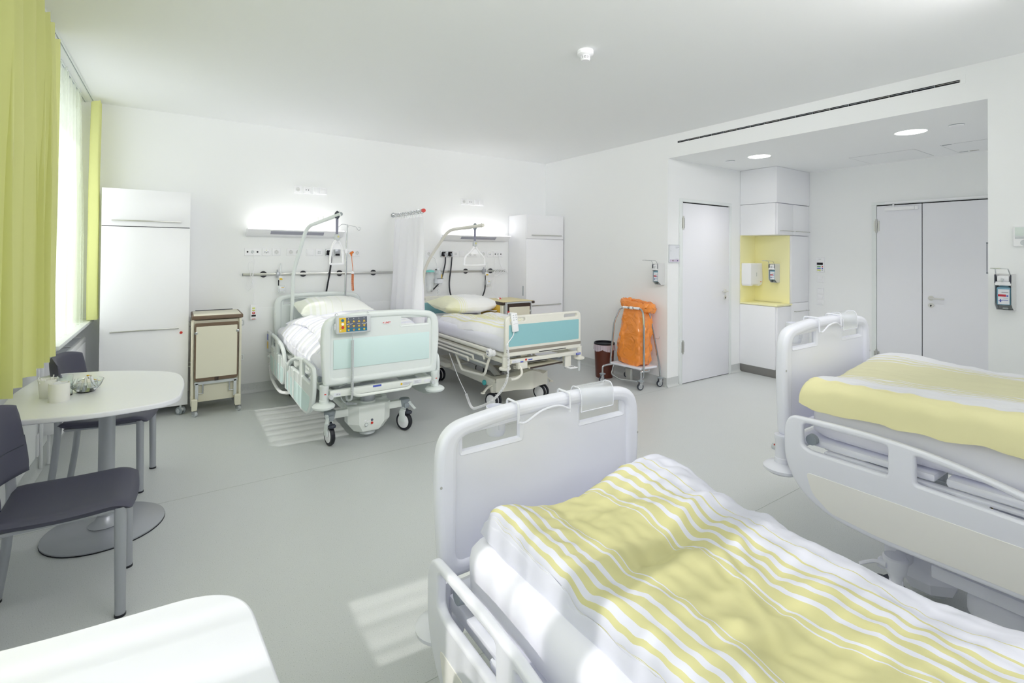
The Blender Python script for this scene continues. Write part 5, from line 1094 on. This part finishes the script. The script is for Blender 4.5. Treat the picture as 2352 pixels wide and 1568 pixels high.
# bits hooked on the two foreground footboards
def accessories(cx, y, top, s):
    # white wire clamp with curved bar
    t = thing('bottle_holder', 'white wire holder with cup over the %s footboard' % s, 'holder', (cx-.06, y, top-.12))
    A_, B_ = cx-.165, cx+.07
    b = MB()
    def loop(x): return rndo([(x, y+.036, top-.055), (x, y+.036, top+.008), (x, y-.036, top+.008), (x, y-.036, top-.06)], .012)
    b.tube(loop(A_), .0042, 8).tube(loop(B_), .0042, 8).tube(cat([(A_, y-.036, top-.058), (A_+.03, y-.038, top-.062), (A_+.10, y-.038, top-.034), (B_-.06, y-.038, top-.028), (B_, y-.036, top-.05)]), .0042, 8)
    b.tube([(A_, y+.036, top-.055), (B_, y+.036, top-.055)], .0042, 8); part(b, 'wire_frame', plastw, t)
    b = MB(); b.lathe([(.0, 0), (.030, 0), (.034, .01), (.036, .10), (.034, .10), (.031, .012), (0, .012)], (cx-.19, y+.072, top-.125), 24)
    b.box(cx-.20, cx-.18, y+.034, y+.045, top-.10, top-.045, .003); part(b, 'cup', plastw, t)
    # clear label sleeve
    t = thing('label_sleeve', 'clear plastic label sleeve clipped over the %s footboard' % s, 'label holder', (cx+.20, y, top-.06))
    L_ = .17; pts = [(y+.031, top-.075), (y+.034, top-.03), (y+.022, top+.010), (y, top+.015), (y-.022, top+.010), (y-.034, top-.03), (y-.031, top-.075)]
    P2 = cat([(0, a, c) for a, c in pts], 5)
    b = MB(); x0 = cx+.13 if s == 'low' else cx+.10
    vs = [(x0, q.y, q.z) for q in P2]+[(x0+L_, q.y, q.z) for q in P2]; n = len(P2); P3 = [(x0, y+(q.y-y)*.93, q.z-.002) for q in P2]+[(x0+L_, y+(q.y-y)*.93, q.z-.002) for q in P2]
    b.add(vs, [(i, i+1, n+i+1, n+i) for i in range(n-1)]); part(b, 'sleeve', clearp, t, ang=80)
    b = MB()
    for x in (x0, x0+L_): b.tube([(x, q.y, q.z) for q in P2], .0022, 5)
    for i in (0, n-1): b.tube([(x0, P2[i].y, P2[i].z), (x0+L_, P2[i].y, P2[i].z)], .0022, 5)
    part(b, 'sleeve_rim', plastw, t)
accessories(1.155, 1.445, 1.045-.075, 'low'); accessories(2.765, 1.19, 1.045+.142, 'raised')
t_ = MB(); t_.add([(2.343, .465, .600), (2.343, .465+.052, .600), (2.343, .491, .648)], [(0, 2, 1)]); w_ = part(t_, 'warning_label', yelp, bd4, smooth=False, label='yellow triangular warning label')
t_ = MB(); t_.tube([(2.3425, .469, .602), (2.3425, .513, .602), (2.3425, .491, .644)], .0022, 4, closed=True).box(2.3415, 2.3425, .483, .499, .607, .624); part(t_, 'warning_mark', gap, w_, smooth=False)
b = MB(); b.box(2.335, 2.36, .90, .95, .572, .580, .002).tube([(2.345, .88, .575), (2.345, .85, .555)], .004, 6); part(b, 'release_tab', yelp, bd4, label='yellow release tab')
# ================================================================ right side
# fitted tall cabinet with yellow wash niche
t = thing('fitted_cabinet', 'tall white fitted cabinet with yellow niche in the recess', 'cabinet', (6.46, 3.4, 0))
xa, xm, xb, ya, yb = 6.05, 6.385, 6.868, 3.17, 3.64
b = MB(); b.box(xa, xb, ya, yb, 2.148, 2.586, .001); part(b, 'top_panel', white, t)
b = MB(); b.box(xa, xb, ya+.018, yb, 1.752, 2.142, .001); cb_ = part(b, 'upper_carcass', white, t)
for x0, x1 in ((xa+.022, 6.445), (6.449, xb-.02)):
    b = MB(); b.box(x0, x1, ya-.001, ya+.017, 1.757, 2.138, .0012); d_ = part(b, 'upper_door', white, t); b = MB(); bar(b, x0+.05, x1-.03, ya, 1.80, .004, .024); part(b, 'bar_handle', steel, d_)
b = MB(); b.box(xm+.002, xb, ya+.018, yb, .10, 1.748, .001); part(b, 'column_carcass', white, t)
b = MB(); b.box(xm+.02, xb-.02, ya-.001, ya+.017, .90, 1.742, .0012); d_ = part(b, 'column_door', white, t)
b = MB(); b.box(xm+.02, xb-.02, ya-.001, ya+.017, .105, .895, .0012); d_ = part(b, 'column_door', white, t); b = MB(); bar(b, 6.47, 6.80, ya, .79, .004, .024); part(b, 'bar_handle', steel, d_)
b = MB(); b.box(xa, 6.46, ya+.018, yb, .10, .868, .001); part(b, 'base_carcass', white, t)
b = MB(); b.box(xa+.022, xm+.015, ya-.001, ya+.017, .105, .862, .0012); part(b, 'base_door', white, t)
b = MB(); b.box(xa-.006, xm+.03, ya-.008, yb, .872, .892, .003).box(xm-.02, 6.48, ya+.1, yb, .872, .892, .003); part(b, 'counter', yell, t, label='pale yellow counter')
b = MB(); b.box(xm, 6.46, ya+.02, yb, .892, 1.75); b.box(xa, 6.46, yb-.008, yb-.0005, .892, 1.752); b.box(xm-.004, xm, ya+.01, ya+.03, .892, 1.75); part(b, 'niche_lining', yell, t, label='pale yellow niche lining')
b = MB(); b.box(xa+.004, xb, ya+.004, yb, .0, .10, .004); part(b, 'plinth', mat('plinth_steel', (140, 138, 136), .35, .5), t, label='grey metal plinth')
# swap: niche side panel is the face at x=xm (towards the door); paper towels hang on back wall
t = thing('towel_dispenser', 'white paper towel dispenser inside the yellow niche', 'dispenser', (6.17, 3.6, 1.10))
b = MB(); b.plate(rnd2([(6.055, 1.12), (6.33, 1.12), (6.345, 1.19), (6.33, 1.395), (6.055, 1.395)], .012), [], .13, .012, 'xz', 3.565); c_ = part(b, 'housing', plast, t)
b = MB(); b.plate(rnd2([(6.06, 1.105), (6.10, 1.105), (6.12, 1.118), (6.23, 1.118), (6.25, 1.10), (6.31, 1.112), (6.32, 1.125), (6.06, 1.125)], .006), [], .12, .004, 'xz', 3.565); part(b, 'paper_outlet', plast, t)
b = MB(); b.box(6.19, 6.195, 3.4985, 3.501, 1.225, 1.275, .0005); part(b, 'level_slot', mgrey, c_)
b = MB(); b.box(6.275, 6.31, 3.4985, 3.501, 1.150, 1.158, .0005); part(b, 'badge', orange, c_)
def dispenser(lab, P, n, s, scale=1.0):
    # euro dispenser: P wall point at top centre of back plate, n normal into room, s sideways (right when facing it)
    P, n, s = V(P), V(n), V(s); t = thing('soap_dispenser', lab, 'dispenser', P-V((0, 0, .24)))
    M = Matrix((s, n, V((0, 0, 1)))).transposed().to_4x4(); M.translation = P
    det = s.cross(n).z > 0
    def bx(b_, x0, x1, y0, y1, z0, z1, bev=0): b2_ = MB(); b2_.box(x0, x1, y0, y1, z0, z1, bev); fs = b2_.f if det else [f[::-1] for f in b2_.f]; b_.add(b2_.v, fs, M)
    b = MB(); bx(b, -.041, .041, 0, .006, -.24, 0, .001)
    for q in (-1, 1):
        pl = MB(); pl.plate([(0, 0), (.115, 0), (.115, -.20), (.06, -.24), (0, -.24)], [], .003, .0008, 'yz', q*.041); b.add(pl.v, pl.f if det else [f[::-1] for f in pl.f], M)
    bx(b, -.041, .041, .0, .07, -.24, -.237); part(b, 'wall_housing', wellm, t)
    b = MB(); bx(b, -.038, .038, .02, .118, -.075, -.05, .003); bx(b, -.03, .03, .03, .115, -.05, -.012, .006); hd = part(b, 'pump_head', plast, t)
    b = MB(); bx(b, -.006, .006, .105, .135, -.04, -.028, .002); bx(b, -.004, .004, .124, .132, -.052, -.04, .001); part(b, 'nozzle', lgrey, hd)
    b = MB()
    for q in (-1, 1): bx(b, q*.037-.003, q*.037+.003, .085, .118, -.06, -.006, .001)
    part(b, 'hinge_block', dgrey, t)
    b = MB(); bx(b, -.035, .035, .012, .105, -.205, -.085, .010); bx(b, -.022, .022, .03, .08, -.088, -.075, .004); bt = part(b, 'soap_bottle', bluel, t, label='blue disinfectant bottle')
    b = MB(); bx(b, -.029, .025, .1045, .1062, -.198, -.100); lb = part(b, 'bottle_label', labelw, bt, smooth=False)
    b = MB(); bx(b, -.013, .025, .106, .107, -.148, -.134); part(b, 'label_band', mat('crimson_print', (190, 36, 58), .5) if 'crimson_print' not in MATS else MATS['crimson_print'], lb, smooth=False)
    b = MB(); bx(b, -.024, -.015, .106, .107, -.148, -.138); bx(b, .010, .016, .106, .107, -.185, -.165); bx(b, -.024, .005, .106, .107, -.173, -.170); bx(b, .004, .022, .106, .107, -.177, -.173); part(b, 'label_mark', bluep, lb, smooth=False)
    b = MB(); bx(b, -.024, .008, .106, .107, -.122, -.119); bx(b, -.024, .0, .106, .107, -.158, -.1565); part(b, 'label_text', labelg, lb, smooth=False)
    b = MB(); pl = MB(); pl.lathe([(0, .0), (.012, 0), (.014, .004)], (0, 0, 0), 16); bx(b, -.014, .014, .045, .05, -.235, -.222, .004); part(b, 'window', lgrey, t)
    b = MB()
    for q in (-1, 1): b.tube(rndo([M @ V((q*.036, .10, -.02)), M @ V((q*.030, .145, .035)), M @ V((q*.030, .20, .036)), M @ V((q*.024, .30 if q else 0, .040))], .01), .0028, 6)
    b.tube([M @ V((-.024, .30, .040)), M @ V((.024, .30, .040))], .0028, 6).tube([M @ V((-.030, .22, .037)), M @ V((.030, .22, .037))], .0024, 6); part(b, 'elbow_lever', chrome, t)
    return t
dispenser('wall soap dispenser above the orange waste trolley', (XR, 3.725, 1.393), (-1, 0, 0), (0, 1, 0))
dispenser('soap dispenser with blue bottle inside the yellow niche', (6.383, 3.345, 1.39), (-1, 0, 0), (0, 1, 0))
dispenser('large near soap dispenser with blue bottle at far right wall', (XR, .875, 1.388), (-1, 0, 0), (0, 1, 0))
# sign beside recess door
t = thing('door_sign', 'small framed notice beside the recess door', 'sign', (4.722, YN, 1.405))
b = MB(); b.plate([(4.622, 1.405), (4.825, 1.405), (4.825, 1.61), (4.622, 1.61)], [[(4.628, 1.411), (4.819, 1.411), (4.819, 1.604), (4.628, 1.604)]], .010, .002, 'xz', YN-.005); part(b, 'frame', lgrey, t)
b = MB(); b.box(4.628, 4.819, YN-.007, YN-.002, 1.411, 1.604); pp = part(b, 'sheet', labelw, t, smooth=False)
b = MB(); b.box(4.64, 4.808, YN-.008, YN-.0065, 1.415, 1.442); part(b, 'footer_band', lilac, pp, smooth=False)
b = MB(); b.box(4.74, 4.808, YN-.008, YN-.0065, 1.582, 1.585).box(4.745, 4.775, YN-.008, YN-.0065, 1.568, 1.570).box(4.74, 4.79, YN-.008, YN-.0065, 1.448, 1.450).lathe([(0, -.0085), (.004, -.0085)], (4.655, YN, 1.54), 10, axis='y'); part(b, 'print', labelg, pp, smooth=False)
b = MB(); b.lathe([(0, -.0088), (.008, -.0088)], (4.69, YN, 1.428), 12, axis='y'); part(b, 'print_dot', yelp, pp, smooth=False); b = MB(); b.lathe([(0, -.0088), (.007, -.0088)], (4.775, YN, 1.428), 12, axis='y'); part(b, 'print_dot', bluep, pp, smooth=False)
# room controller and switches by the double door
t = thing('room_controller', 'white nurse call terminal with display and coloured keys', 'control panel', (XN, 3.035, 1.285))
b = MB(); b.plate(rnd2([(2.985, 1.283), (3.083, 1.283), (3.083, 1.478), (2.985, 1.478)], .010), [], .022, .005, 'yz', XN-.011); c_ = part(b, 'housing', plast, t)
b = MB(); b.box(XN-.0235, XN-.021, 3.0, 3.072, 1.38, 1.41, .001); part(b, 'display', gap, c_)
for k, (m1, m2) in enumerate(((greenp, red), (bluep, bluep), (limep, lgrey))):
    z = 1.357-.022*k; b = MB(); b.box(XN-.0245, XN-.021, 3.025, 3.068, z-.006, z+.006, .002); part(b, 'wide_key', m1, c_)
    b = MB(); b.lathe([(0, -.0245), (.0075, -.0245), (.0085, -.021)], (XN, 3.006, z), 14, axis='x'); part(b, 'round_key', m2, c_)
b = MB(); b.box(XN-.0225, XN-.0215, 3.02, 3.05, 1.452, 1.456).box(XN-.0225, XN-.0215, 3.025, 3.045, 1.296, 1.299); part(b, 'print', labelg, c_, smooth=False)
def yplate(t, yc, z, n, kind):
    b = MB(); b.plate(rnd2([(yc-.0405, z-.0405-.0355*(n-1)), (yc+.0405, z-.0405-.0355*(n-1)), (yc+.0405, z+.0405+.0355*(n-1)), (yc-.0405, z+.0405+.0355*(n-1))], .004), [], .011, .004, 'yz', XN-.0055); part(b, 'cover_frame', plast, t)
    for k in range(n):
        zz = z+.071*(k-(n-1)/2); b = MB(); b.box(XN-.015, XN-.009, yc-.029, yc+.029, zz-.029, zz+.029, .0018); e = part(b, 'rocker', plast, t)
        b = MB()
        if kind == 'dots':
            for d_ in (-.012, .012): b.box(XN-.0155, XN-.0148, yc+d_-.0015, yc+d_+.0015, zz-.0015, zz+.0015)
        else: b.box(XN-.0155, XN-.0148, yc-.0285, yc+.0285, zz+.0275, zz+.0285)
        part(b, 'switch_mark', mgrey, e, smooth=False)
t = thing('light_switch', 'single white switch below the nurse call terminal', 'switch', (XN, 3.035, 1.195)); yplate(t, 3.035, 1.195, 1, 'dots')
t = thing('light_switch', 'triple white switch column below the single switch', 'switch', (XN, 3.035, .975)); yplate(t, 3.035, .975, 3, 'lines')
# device cut by the right edge of the frame
t = thing('wall_control_unit', 'white wall control unit high above the near soap dispenser', 'control panel', (XR, .79, 1.57))
b = MB(); b.plate(rnd2([(.735, 1.572), (.843, 1.572), (.843, 1.703), (.735, 1.703)], .004), [], .022, .003, 'yz', XR-.011); c_ = part(b, 'housing', plast, t)
b = MB(); b.box(XR-.024, XR-.0215, .745, .835, 1.64, 1.697, .0006); part(b, 'upper_screen', mat('pale_display', (222, 232, 228), .3), c_)
b = MB(); b.box(XR-.0235, XR-.0215, .745, .835, 1.620, 1.6365, .0006).lathe([(.017, -.024), (.019, -.0245), (.020, -.022)], (XR, .79, 1.595), 24, axis='x'); part(b, 'dial_ring', lgrey, c_)
# pull bar at the recess edge
t = thing('corner_bar', 'thin dark vertical bar fixed at the right recess edge', 'bar', (XR+.02, .985, 1.38))
b = MB(); b.cyl((XR+.02, .980, 1.385), (XR+.02, .980, 1.60), .0022, n=8).box(XR+.015, XR+.025, YM, .983, 1.385, 1.392).box(XR+.015, XR+.025, YM, .983, 1.592, 1.60); part(b, 'rod', slate, t)

# waste trolley with orange sack
t = thing('waste_trolley', 'chrome tube waste trolley on castors by the right wall', 'trolley', (4.32, 3.95, 0))
A, B_, Cc, Dd = V((4.205, 4.235, 0)), V((4.265, 3.74, 0)), V((4.545, 3.715, 0)), V((4.53, 4.20, 0))
b = MB(); b.add([], []); zt = .225
q = [(4.215, 4.15), (4.27, 3.735), (4.54, 3.72), (4.53, 4.17)]
b.plate(rnd2(q, .02), [], .024, .006, 'xy', zt, 2); part(b, 'shelf', plastw, t, label='white foot shelf')
T0, T1 = V((4.285, 4.05, .885)), V((4.335, 3.765, .885))
b = MB(); b.tube(rndo([(4.235, 4.16, .20), (4.262, 4.13, .70), T0, T1, (4.322, 3.735, .74), (4.302, 3.715, .20)], .06), .0115, 10); part(b, 'front_frame', chrome, t)
b = MB(); b.tube(rndo([(4.535, 4.17, .20), (4.51, 4.15, .7), (4.44, 4.12, .89), (4.47, 3.80, .87), (4.515, 3.76, .60), (4.555, 3.70, .20), (4.555, 3.695, .12)], .06), .0115, 10); part(b, 'rear_frame', chrome, t)
b = MB(); b.tube([T0+(T1-T0)*.12, T0+(T1-T0)*.34], .0135, 12).tube([T0+(T1-T0)*.62, T0+(T1-T0)*.86], .0135, 12).tube([T0+(T1-T0)*.44, T0+(T1-T0)*.56], .017, 12); part(b, 'sack_clamp', plast, t)
b = MB(); b.tube(rndo([(4.26, 4.12, .215), (4.17, 4.17, .20), (4.13, 4.18, .19), (4.13, 4.18, .11)], .03), .0105, 10).tube(rndo([(4.37, 3.70, .205), (4.27, 3.715, .20), (4.255, 3.715, .19), (4.255, 3.715, .11)], .025), .0105, 10).tube([(4.555, 4.19, .12), (4.53, 4.17, .21)], .0105, 8); part(b, 'leg', chrome, t)
b = MB(); b.tube(rndo([(4.24, 4.11, .21), (4.18, 4.09, .11), (4.20, 3.99, .07), (4.28, 3.78, .075), (4.38, 3.79, .10), (4.39, 3.80, .21)], .03), .0095, 8); part(b, 'pedal_loop', chrome, t)
b = MB(); b.box(4.27, 4.31, 3.88, 3.95, .06, .20, .004).box(4.30, 4.33, 3.90, 3.99, .10, .215, .004); part(b, 'pedal_mechanism', steel, t)
b = MB(); b.tube(rndo([(4.53, 3.74, .54), (4.535, 3.70, .54), (4.54, 3.695, .57)], .006), .0025, 6); part(b, 'wire_hook', chrome, t)
for x, y in ((4.13, 4.18), (4.255, 3.715), (4.555, 3.695), (4.555, 4.19)):
    b = MB(); b.lathe([(0, 0), (.034, 0), (.036, .006), (.014, .016), (0, .017)], (x, y, .098), 20); c = part(b, 'castor_bumper', mgrey, t)
    M = Matrix.Translation((x, y, 0)) @ Matrix.Rotation(1.2, 4, 'Z')
    b = MB(); b.box(-.018, -.0155, -.012, .022, .028, .092, .001, M=M).box(.0155, .018, -.012, .022, .028, .092, .001, M=M).box(-.018, .018, -.012, .015, .085, .098, .002, M=M); part(b, 'fork', chrome, c)
    b = MB(); b.lathe([(.024, -.011), (.035, -.010), (.037, 0), (.035, .010), (.024, .011)], (0, .008, .0375), 24, M=M, axis='x'); part(b, 'tyre', dgrey, c)
    b = MB(); b.lathe([(0, -.012), (.025, -.011), (.025, .011), (0, .012)], (0, .008, .0375), 24, M=M, axis='x'); part(b, 'wheel_disc', lgrey, c)
def sack(u, v):
    a = 2*PI*u; z = .245+.68*v
    cx_, cy_ = 4.395+.045*v, 3.95; hx = .115*(1-.22*v); hy = (.195-.04*(v)**1.5)
    c_, s_ = math.cos(a), math.sin(a); e = .55; X = hx*math.copysign(abs(c_)**e, c_); Y = hy*math.copysign(abs(s_)**e, s_)
    w_ = .018*math.sin(a*7+v*3)+.03*noise.noise((X*9, Y*9, z*4))+.02*noise.noise((X*24, Y*24+z*5, z*12))+.012*abs(noise.noise((X*40, Y*40, z*25)))-.03*abs(noise.noise((X*7+3, Y*7, z*9)))+.02*abs(noise.noise((X*15+3, Y*15+z*7, z*6)))
    k = 1+w_*4*(.5+.5*math.sin(PI*min(1, v*1.1))); z2 = z+(.02*noise.noise((a, 1, 2)) if v < .1 else 0)
    if v < .08: k *= .88+1.5*v
    return (cx_+X*k, cy_+Y*k, z2)
b = MB(); b.grid(sack, 120, 90)
o = len(b.v); b.v.append((4.395, 3.95, .243)); n_ = 121
for i in range(120): b.f.append((o, i+1, i)); b.m.append(0)
def cuff(u, v):
    a = 2*PI*u; c_, s_ = math.cos(a), math.sin(a); e = .5; th = v*2*PI
    r_ = .016+.012*noise.noise((c_*4, s_*4, v*2)); hx = .082+r_*math.cos(th)+.0; hy = .205+r_*math.cos(th)
    X = hx*math.copysign(abs(c_)**e, c_); Y = hy*math.copysign(abs(s_)**e, s_)
    z = .905+.052*math.sin(th)+.014*noise.noise((X*14, Y*14, 3+v))+.01*noise.noise((X*35, Y*35, v*5))
    return (4.455+X*(1+.08*noise.noise((a*2, v*3, 1))), 3.94+Y*(1+.04*noise.noise((a*3, v*3, 4))), z+.02*(Y/.2))
b.grid(cuff, 120, 18)
solo(b, 'waste_sack', 'crumpled glossy orange waste sack hanging in the trolley', 'sack', mat('orange_film', (250, 150, 60), .2, coat=.6, bump=.8, bs=6), ang=60)
# bin with liner
t = thing('waste_bin', 'dark wood-look waste bin with pale liner behind the trolley', 'bin', (4.33, 4.36, 0))
cx, cy = 4.345, 4.37
b = MB(); b.lathe([(0, .004), (.10, .004), (.102, 0), (.106, .02), (.122, .40), (.12, .41), (.104, .05), (0, .05)], (cx, cy, 0), 40); part(b, 'bin_body', wood, t, label='dark red-brown bin body')
b = MB(); b.lathe([(.119, .400), (.126, .405), (.126, .418), (.118, .424), (.112, .418), (.113, .395)], (cx, cy, 0), 40); part(b, 'rim', black, t)
b = MB(); b.grid(lambda u, v: (cx+(.126+.006*math.sin(u*2*PI*23)*v+.003)*math.cos(2*PI*u), cy+(.126+.006*math.sin(u*2*PI*23)*v+.003)*math.sin(2*PI*u), .40-(.055+.025*abs(math.sin(u*PI*5)))*v), 200, 5); part(b, 'liner', mat('liner_film', (232, 218, 230), .3, alpha=.7), t, label='translucent pale liner')

# ================================================================ dining corner
def table(name, lab, cx, cy, out, zt=.75, base=True, rr=.13):
    t = thing(name, lab, 'table', (cx, cy, 0))
    b = MB(); b.plate(rnd2(out, rr, 12), [], .026, .006, 'xy', zt-.013, 3); part(b, 'tabletop', plastw if not base else mat('pale_tabletop', (238, 239, 246), .3), t)
    b = MB(); b.cyl((cx, cy, .02), (cx, cy, zt-.03), .036, n=32); part(b, 'column', alum, t)
    b = MB(); b.lathe([(.036, .075), (.048, .05), (.075, .03), (.07, .024)], (cx, cy, 0), 32); part(b, 'column_flange', alum, t); b = MB(); b.plate(rnd2([(cx-.12, cy-.2), (cx+.12, cy-.2), (cx+.12, cy+.2), (cx-.12, cy+.2)], .05), [], .006, .001, 'xy', zt-.029); part(b, 'top_bracket', alum, t)
    b = MB(); b.lathe([(0, .0), (.255, .0), (.262, .006), (.262, .012), (.25, .019), (.06, .026), (0, .026)], (cx, cy, 0), 64); part(b, 'base_plate', alum, t)
    b = MB(); b.lathe([(.240, -.0), (.2635, 0), (.2635, .004), (.24, .004)], (cx, cy, .0005), 64); part(b, 'base_edge', black, t)
    return t
table('dining_table', 'pale pedestal table with cups between the two dark chairs', -.297, 3.44, [(-.655, 3.03), (-.30, 2.945), (.02, 2.99), (.055, 3.40), (.02, 3.70), (-.30, 3.945), (-.645, 4.03), (-.70, 3.55)], rr=[.075, .12, .13, .2, .13, .2, .12, .2])
table('dining_table', 'white sunlit tabletop at the bottom left, nearest the camera', -.22, .83, [(-.62, .42), (-.25, .36), (.10, .40), (.172, .78), (.135, 1.275), (-.25, 1.30), (-.62, 1.385), (-.68, .9)], base=False)
def chair(lab, cx, cy, rz):
    # local: faces +x, seat centre at origin
    t = thing('dining_chair', lab, 'chair', (cx, cy, 0), rz, 'dark upholstered chairs at the table')
    P = lambda b, n, m, par=t, **k: part(b, n, m, par, local=True, **k)
    b = MB()
    def seat(u, v):
        x = -.215+.43*u; w_ = .205+.012*math.sin(PI*u); y = -w_+2*w_*v; e = max(0, 1-abs(2*v-1)**8)*max(0, 1-abs(2*u-1)**8)
        z = .455+.022*e**.5+.012*(2*v-1)**2-.010*math.sin(PI*u)-(.028*((u-.8)/.2)**2 if u > .8 else 0)
        return (x+(.012*math.cos((v-.5)*PI) if u > .9 else 0), y, z)
    def seatb(u, v): x, y, z = seat(u, v); e = max(0, 1-abs(2*v-1)**8)*max(0, 1-abs(2*u-1)**8); return (x, y, z-.050*e**.5)
    b.grid(seat, 40, 34); b.grid(seatb, 40, 34, flip=True); P(b, 'seat', seatm, ang=70)
    b = MB(); b.tube(rndo([(.175, -.18, .431), (-.19, -.18, .431), (-.19, .18, .431), (.175, .18, .431), (.175, -.10, .431)], .02), .009, 8); P(b, 'seat_frame', alum)
    def back(u, v, o=0):
        s = 2*u-1; z = .53+.31*v; hw = .238*(1-.10*v*v)*(1-.10*(1-v)**4); y = s*hw
        x = -.245-.045*v+.075*s*s*1.0+.018*math.sin(PI*v)*0
        tp = max(0, 1-abs(2*v-1)**7)**.5*max(0, 1-abs(s)**9)**.5
        return (x+(.021 if o == 0 else -.021)*tp, y, z+.018*(1-abs(s)**3)*(v-.3)-(abs(s)**4)*.02*(v > .5))
    b = MB(); b.grid(lambda u, v: back(u, v, 0), 36, 26); b.grid(lambda u, v: back(u, v, 1), 36, 26, flip=True); bk = P(b, 'backrest', seatm, ang=70)
    b = MB(); b.tube([tuple(V(back(.07+.86*k/20, .38, 0))+V((.0012, 0, 0))) for k in range(21)], .0018, 5); P(b, 'seam', dgrey, bk)
    for s in (-1, 1):
        b = MB(); b.tube([(.175, s*.185, .445), (.180, s*.190, .004)], [.0205, .0185], 16, flat=1.0); l = P(b, 'leg', alum); b = MB(); b.cyl((.180, s*.190, 0), (.180, s*.190, .010), .020, n=16); P(b, 'foot_pad', black, l)
        b = MB(); b.tube(rndo([(-.245, s*.165, .70), (-.215, s*.178, .46), (-.235, s*.188, .20), (-.262, s*.190, .004)], .08), .0175, 14); l = P(b, 'leg', alum); b = MB(); b.cyl((-.262, s*.190, 0), (-.262, s*.190, .010), .019, n=16); P(b, 'foot_pad', black, l)
    return t
chair('dark grey upholstered chair at lower left, nearer the camera', -.352, 2.78, 0)
chair('dark grey upholstered chair by the radiator behind the table', -.32, 4.05, -.14)
# things on the table
def cup(name, lab, x, y, r0, r1, h, m, z=.75, sticks=0, th=.003, par=None):
    t = thing(name, lab, 'cup', (x, y, z), group=None)
    b = MB(); b.lathe([(0, .0), (r0, 0), (r1, h), (r1-th, h), (r0-th, th), (0, th)], (x, y, z), 32); part(b, 'cup_body', m, t); return t
t = cup('plastic_cup', 'translucent cup full of plastic spoons on the table', -.530, 3.40, .031, .039, .092, frost)
for k in range(9):
    a = k*.7; b = MB(); q0 = V((-.530+.018*math.cos(a), 3.40+.018*math.sin(a), .757)); q1 = V((-.530+.036*math.cos(a+.4), 3.40+.036*math.sin(a+.4), .845+.012*math.sin(k*2.1)))
    b.tube([q0, q0+(q1-q0)*.8, q1], [.0035, .004, .007], 6, flat=.35); s_ = solo(b, 'plastic_spoon', 'one of the white plastic spoons standing in the translucent cup', 'spoon', plast, group='spoons in the cup')
cup('plastic_cup', 'white frosted cup in front, with folded paper inside', -.470, 3.285, .041, .0405, .090, frost)
b = MB(); b.plate(rnd2([(-.045, .02), (.03, .02), (.038, .092), (.01, .088), (-.005, .10), (-.03, .094)], .004), [], .002, 0, 'xz', 0); M = Matrix.Translation((-.468, 3.287, .755)) @ Matrix.Rotation(.5, 4, 'Z'); b.v = [tuple(M @ V(q)*1) for q in [(x*.8, y, z*.95) for x, y, z in b.v]]
solo(b, 'paper_napkin', 'folded white paper standing in the frosted cup', 'napkin', labelw, smooth=False)
t = thing('drinking_glass', 'clear drinking glass behind the frosted cup', 'glass', (-.475, 3.42, .75)); b = MB(); b.lathe([(0, .0), (.030, 0), (.0325, .100), (.031, .100), (.0285, .006), (0, .006)], (-.465, 3.40, .75), 32); part(b, 'glass_body', glass, t)
t = thing('glass_bowl', 'clear glass bowl heaped with sugar sachets', 'bowl', (-.385, 3.43, .75))
b = MB(); b.lathe([(0, .0), (.035, 0), (.04, .004), (.062, .03), (.074, .06), (.071, .06), (.059, .032), (.036, .008), (0, .007)], (-.385, 3.43, .75), 40); part(b, 'bowl_body', glass, t)
for k in range(46):
    a = k*2.4; r_ = .012+.045*((k*7) % 10)/10; M = Matrix.Translation((-.385+r_*math.cos(a), 3.43+r_*math.sin(a), .775+.012*(k % 3)+.018*(1-r_/.06))) @ Matrix.Rotation(a, 4, 'Z') @ Matrix.Rotation(.9+.5*math.sin(k*3), 4, 'Y')
    b = MB(); b.box(-.024, .024, -.0065, .0065, -.001, .001, .0008, M=M); s_ = solo(b, 'sugar_sachet', 'one of the slim %s paper sachets heaped in the glass bowl' % ('white' if k % 4 else ('beige' if k % 8 else 'yellow')), 'sachet', [labelw, MATS['warm_grey_bed_plastic'], yelp][0 if k % 4 else (1 if k % 8 else 2)], group='sachets in the glass bowl', smooth=False)
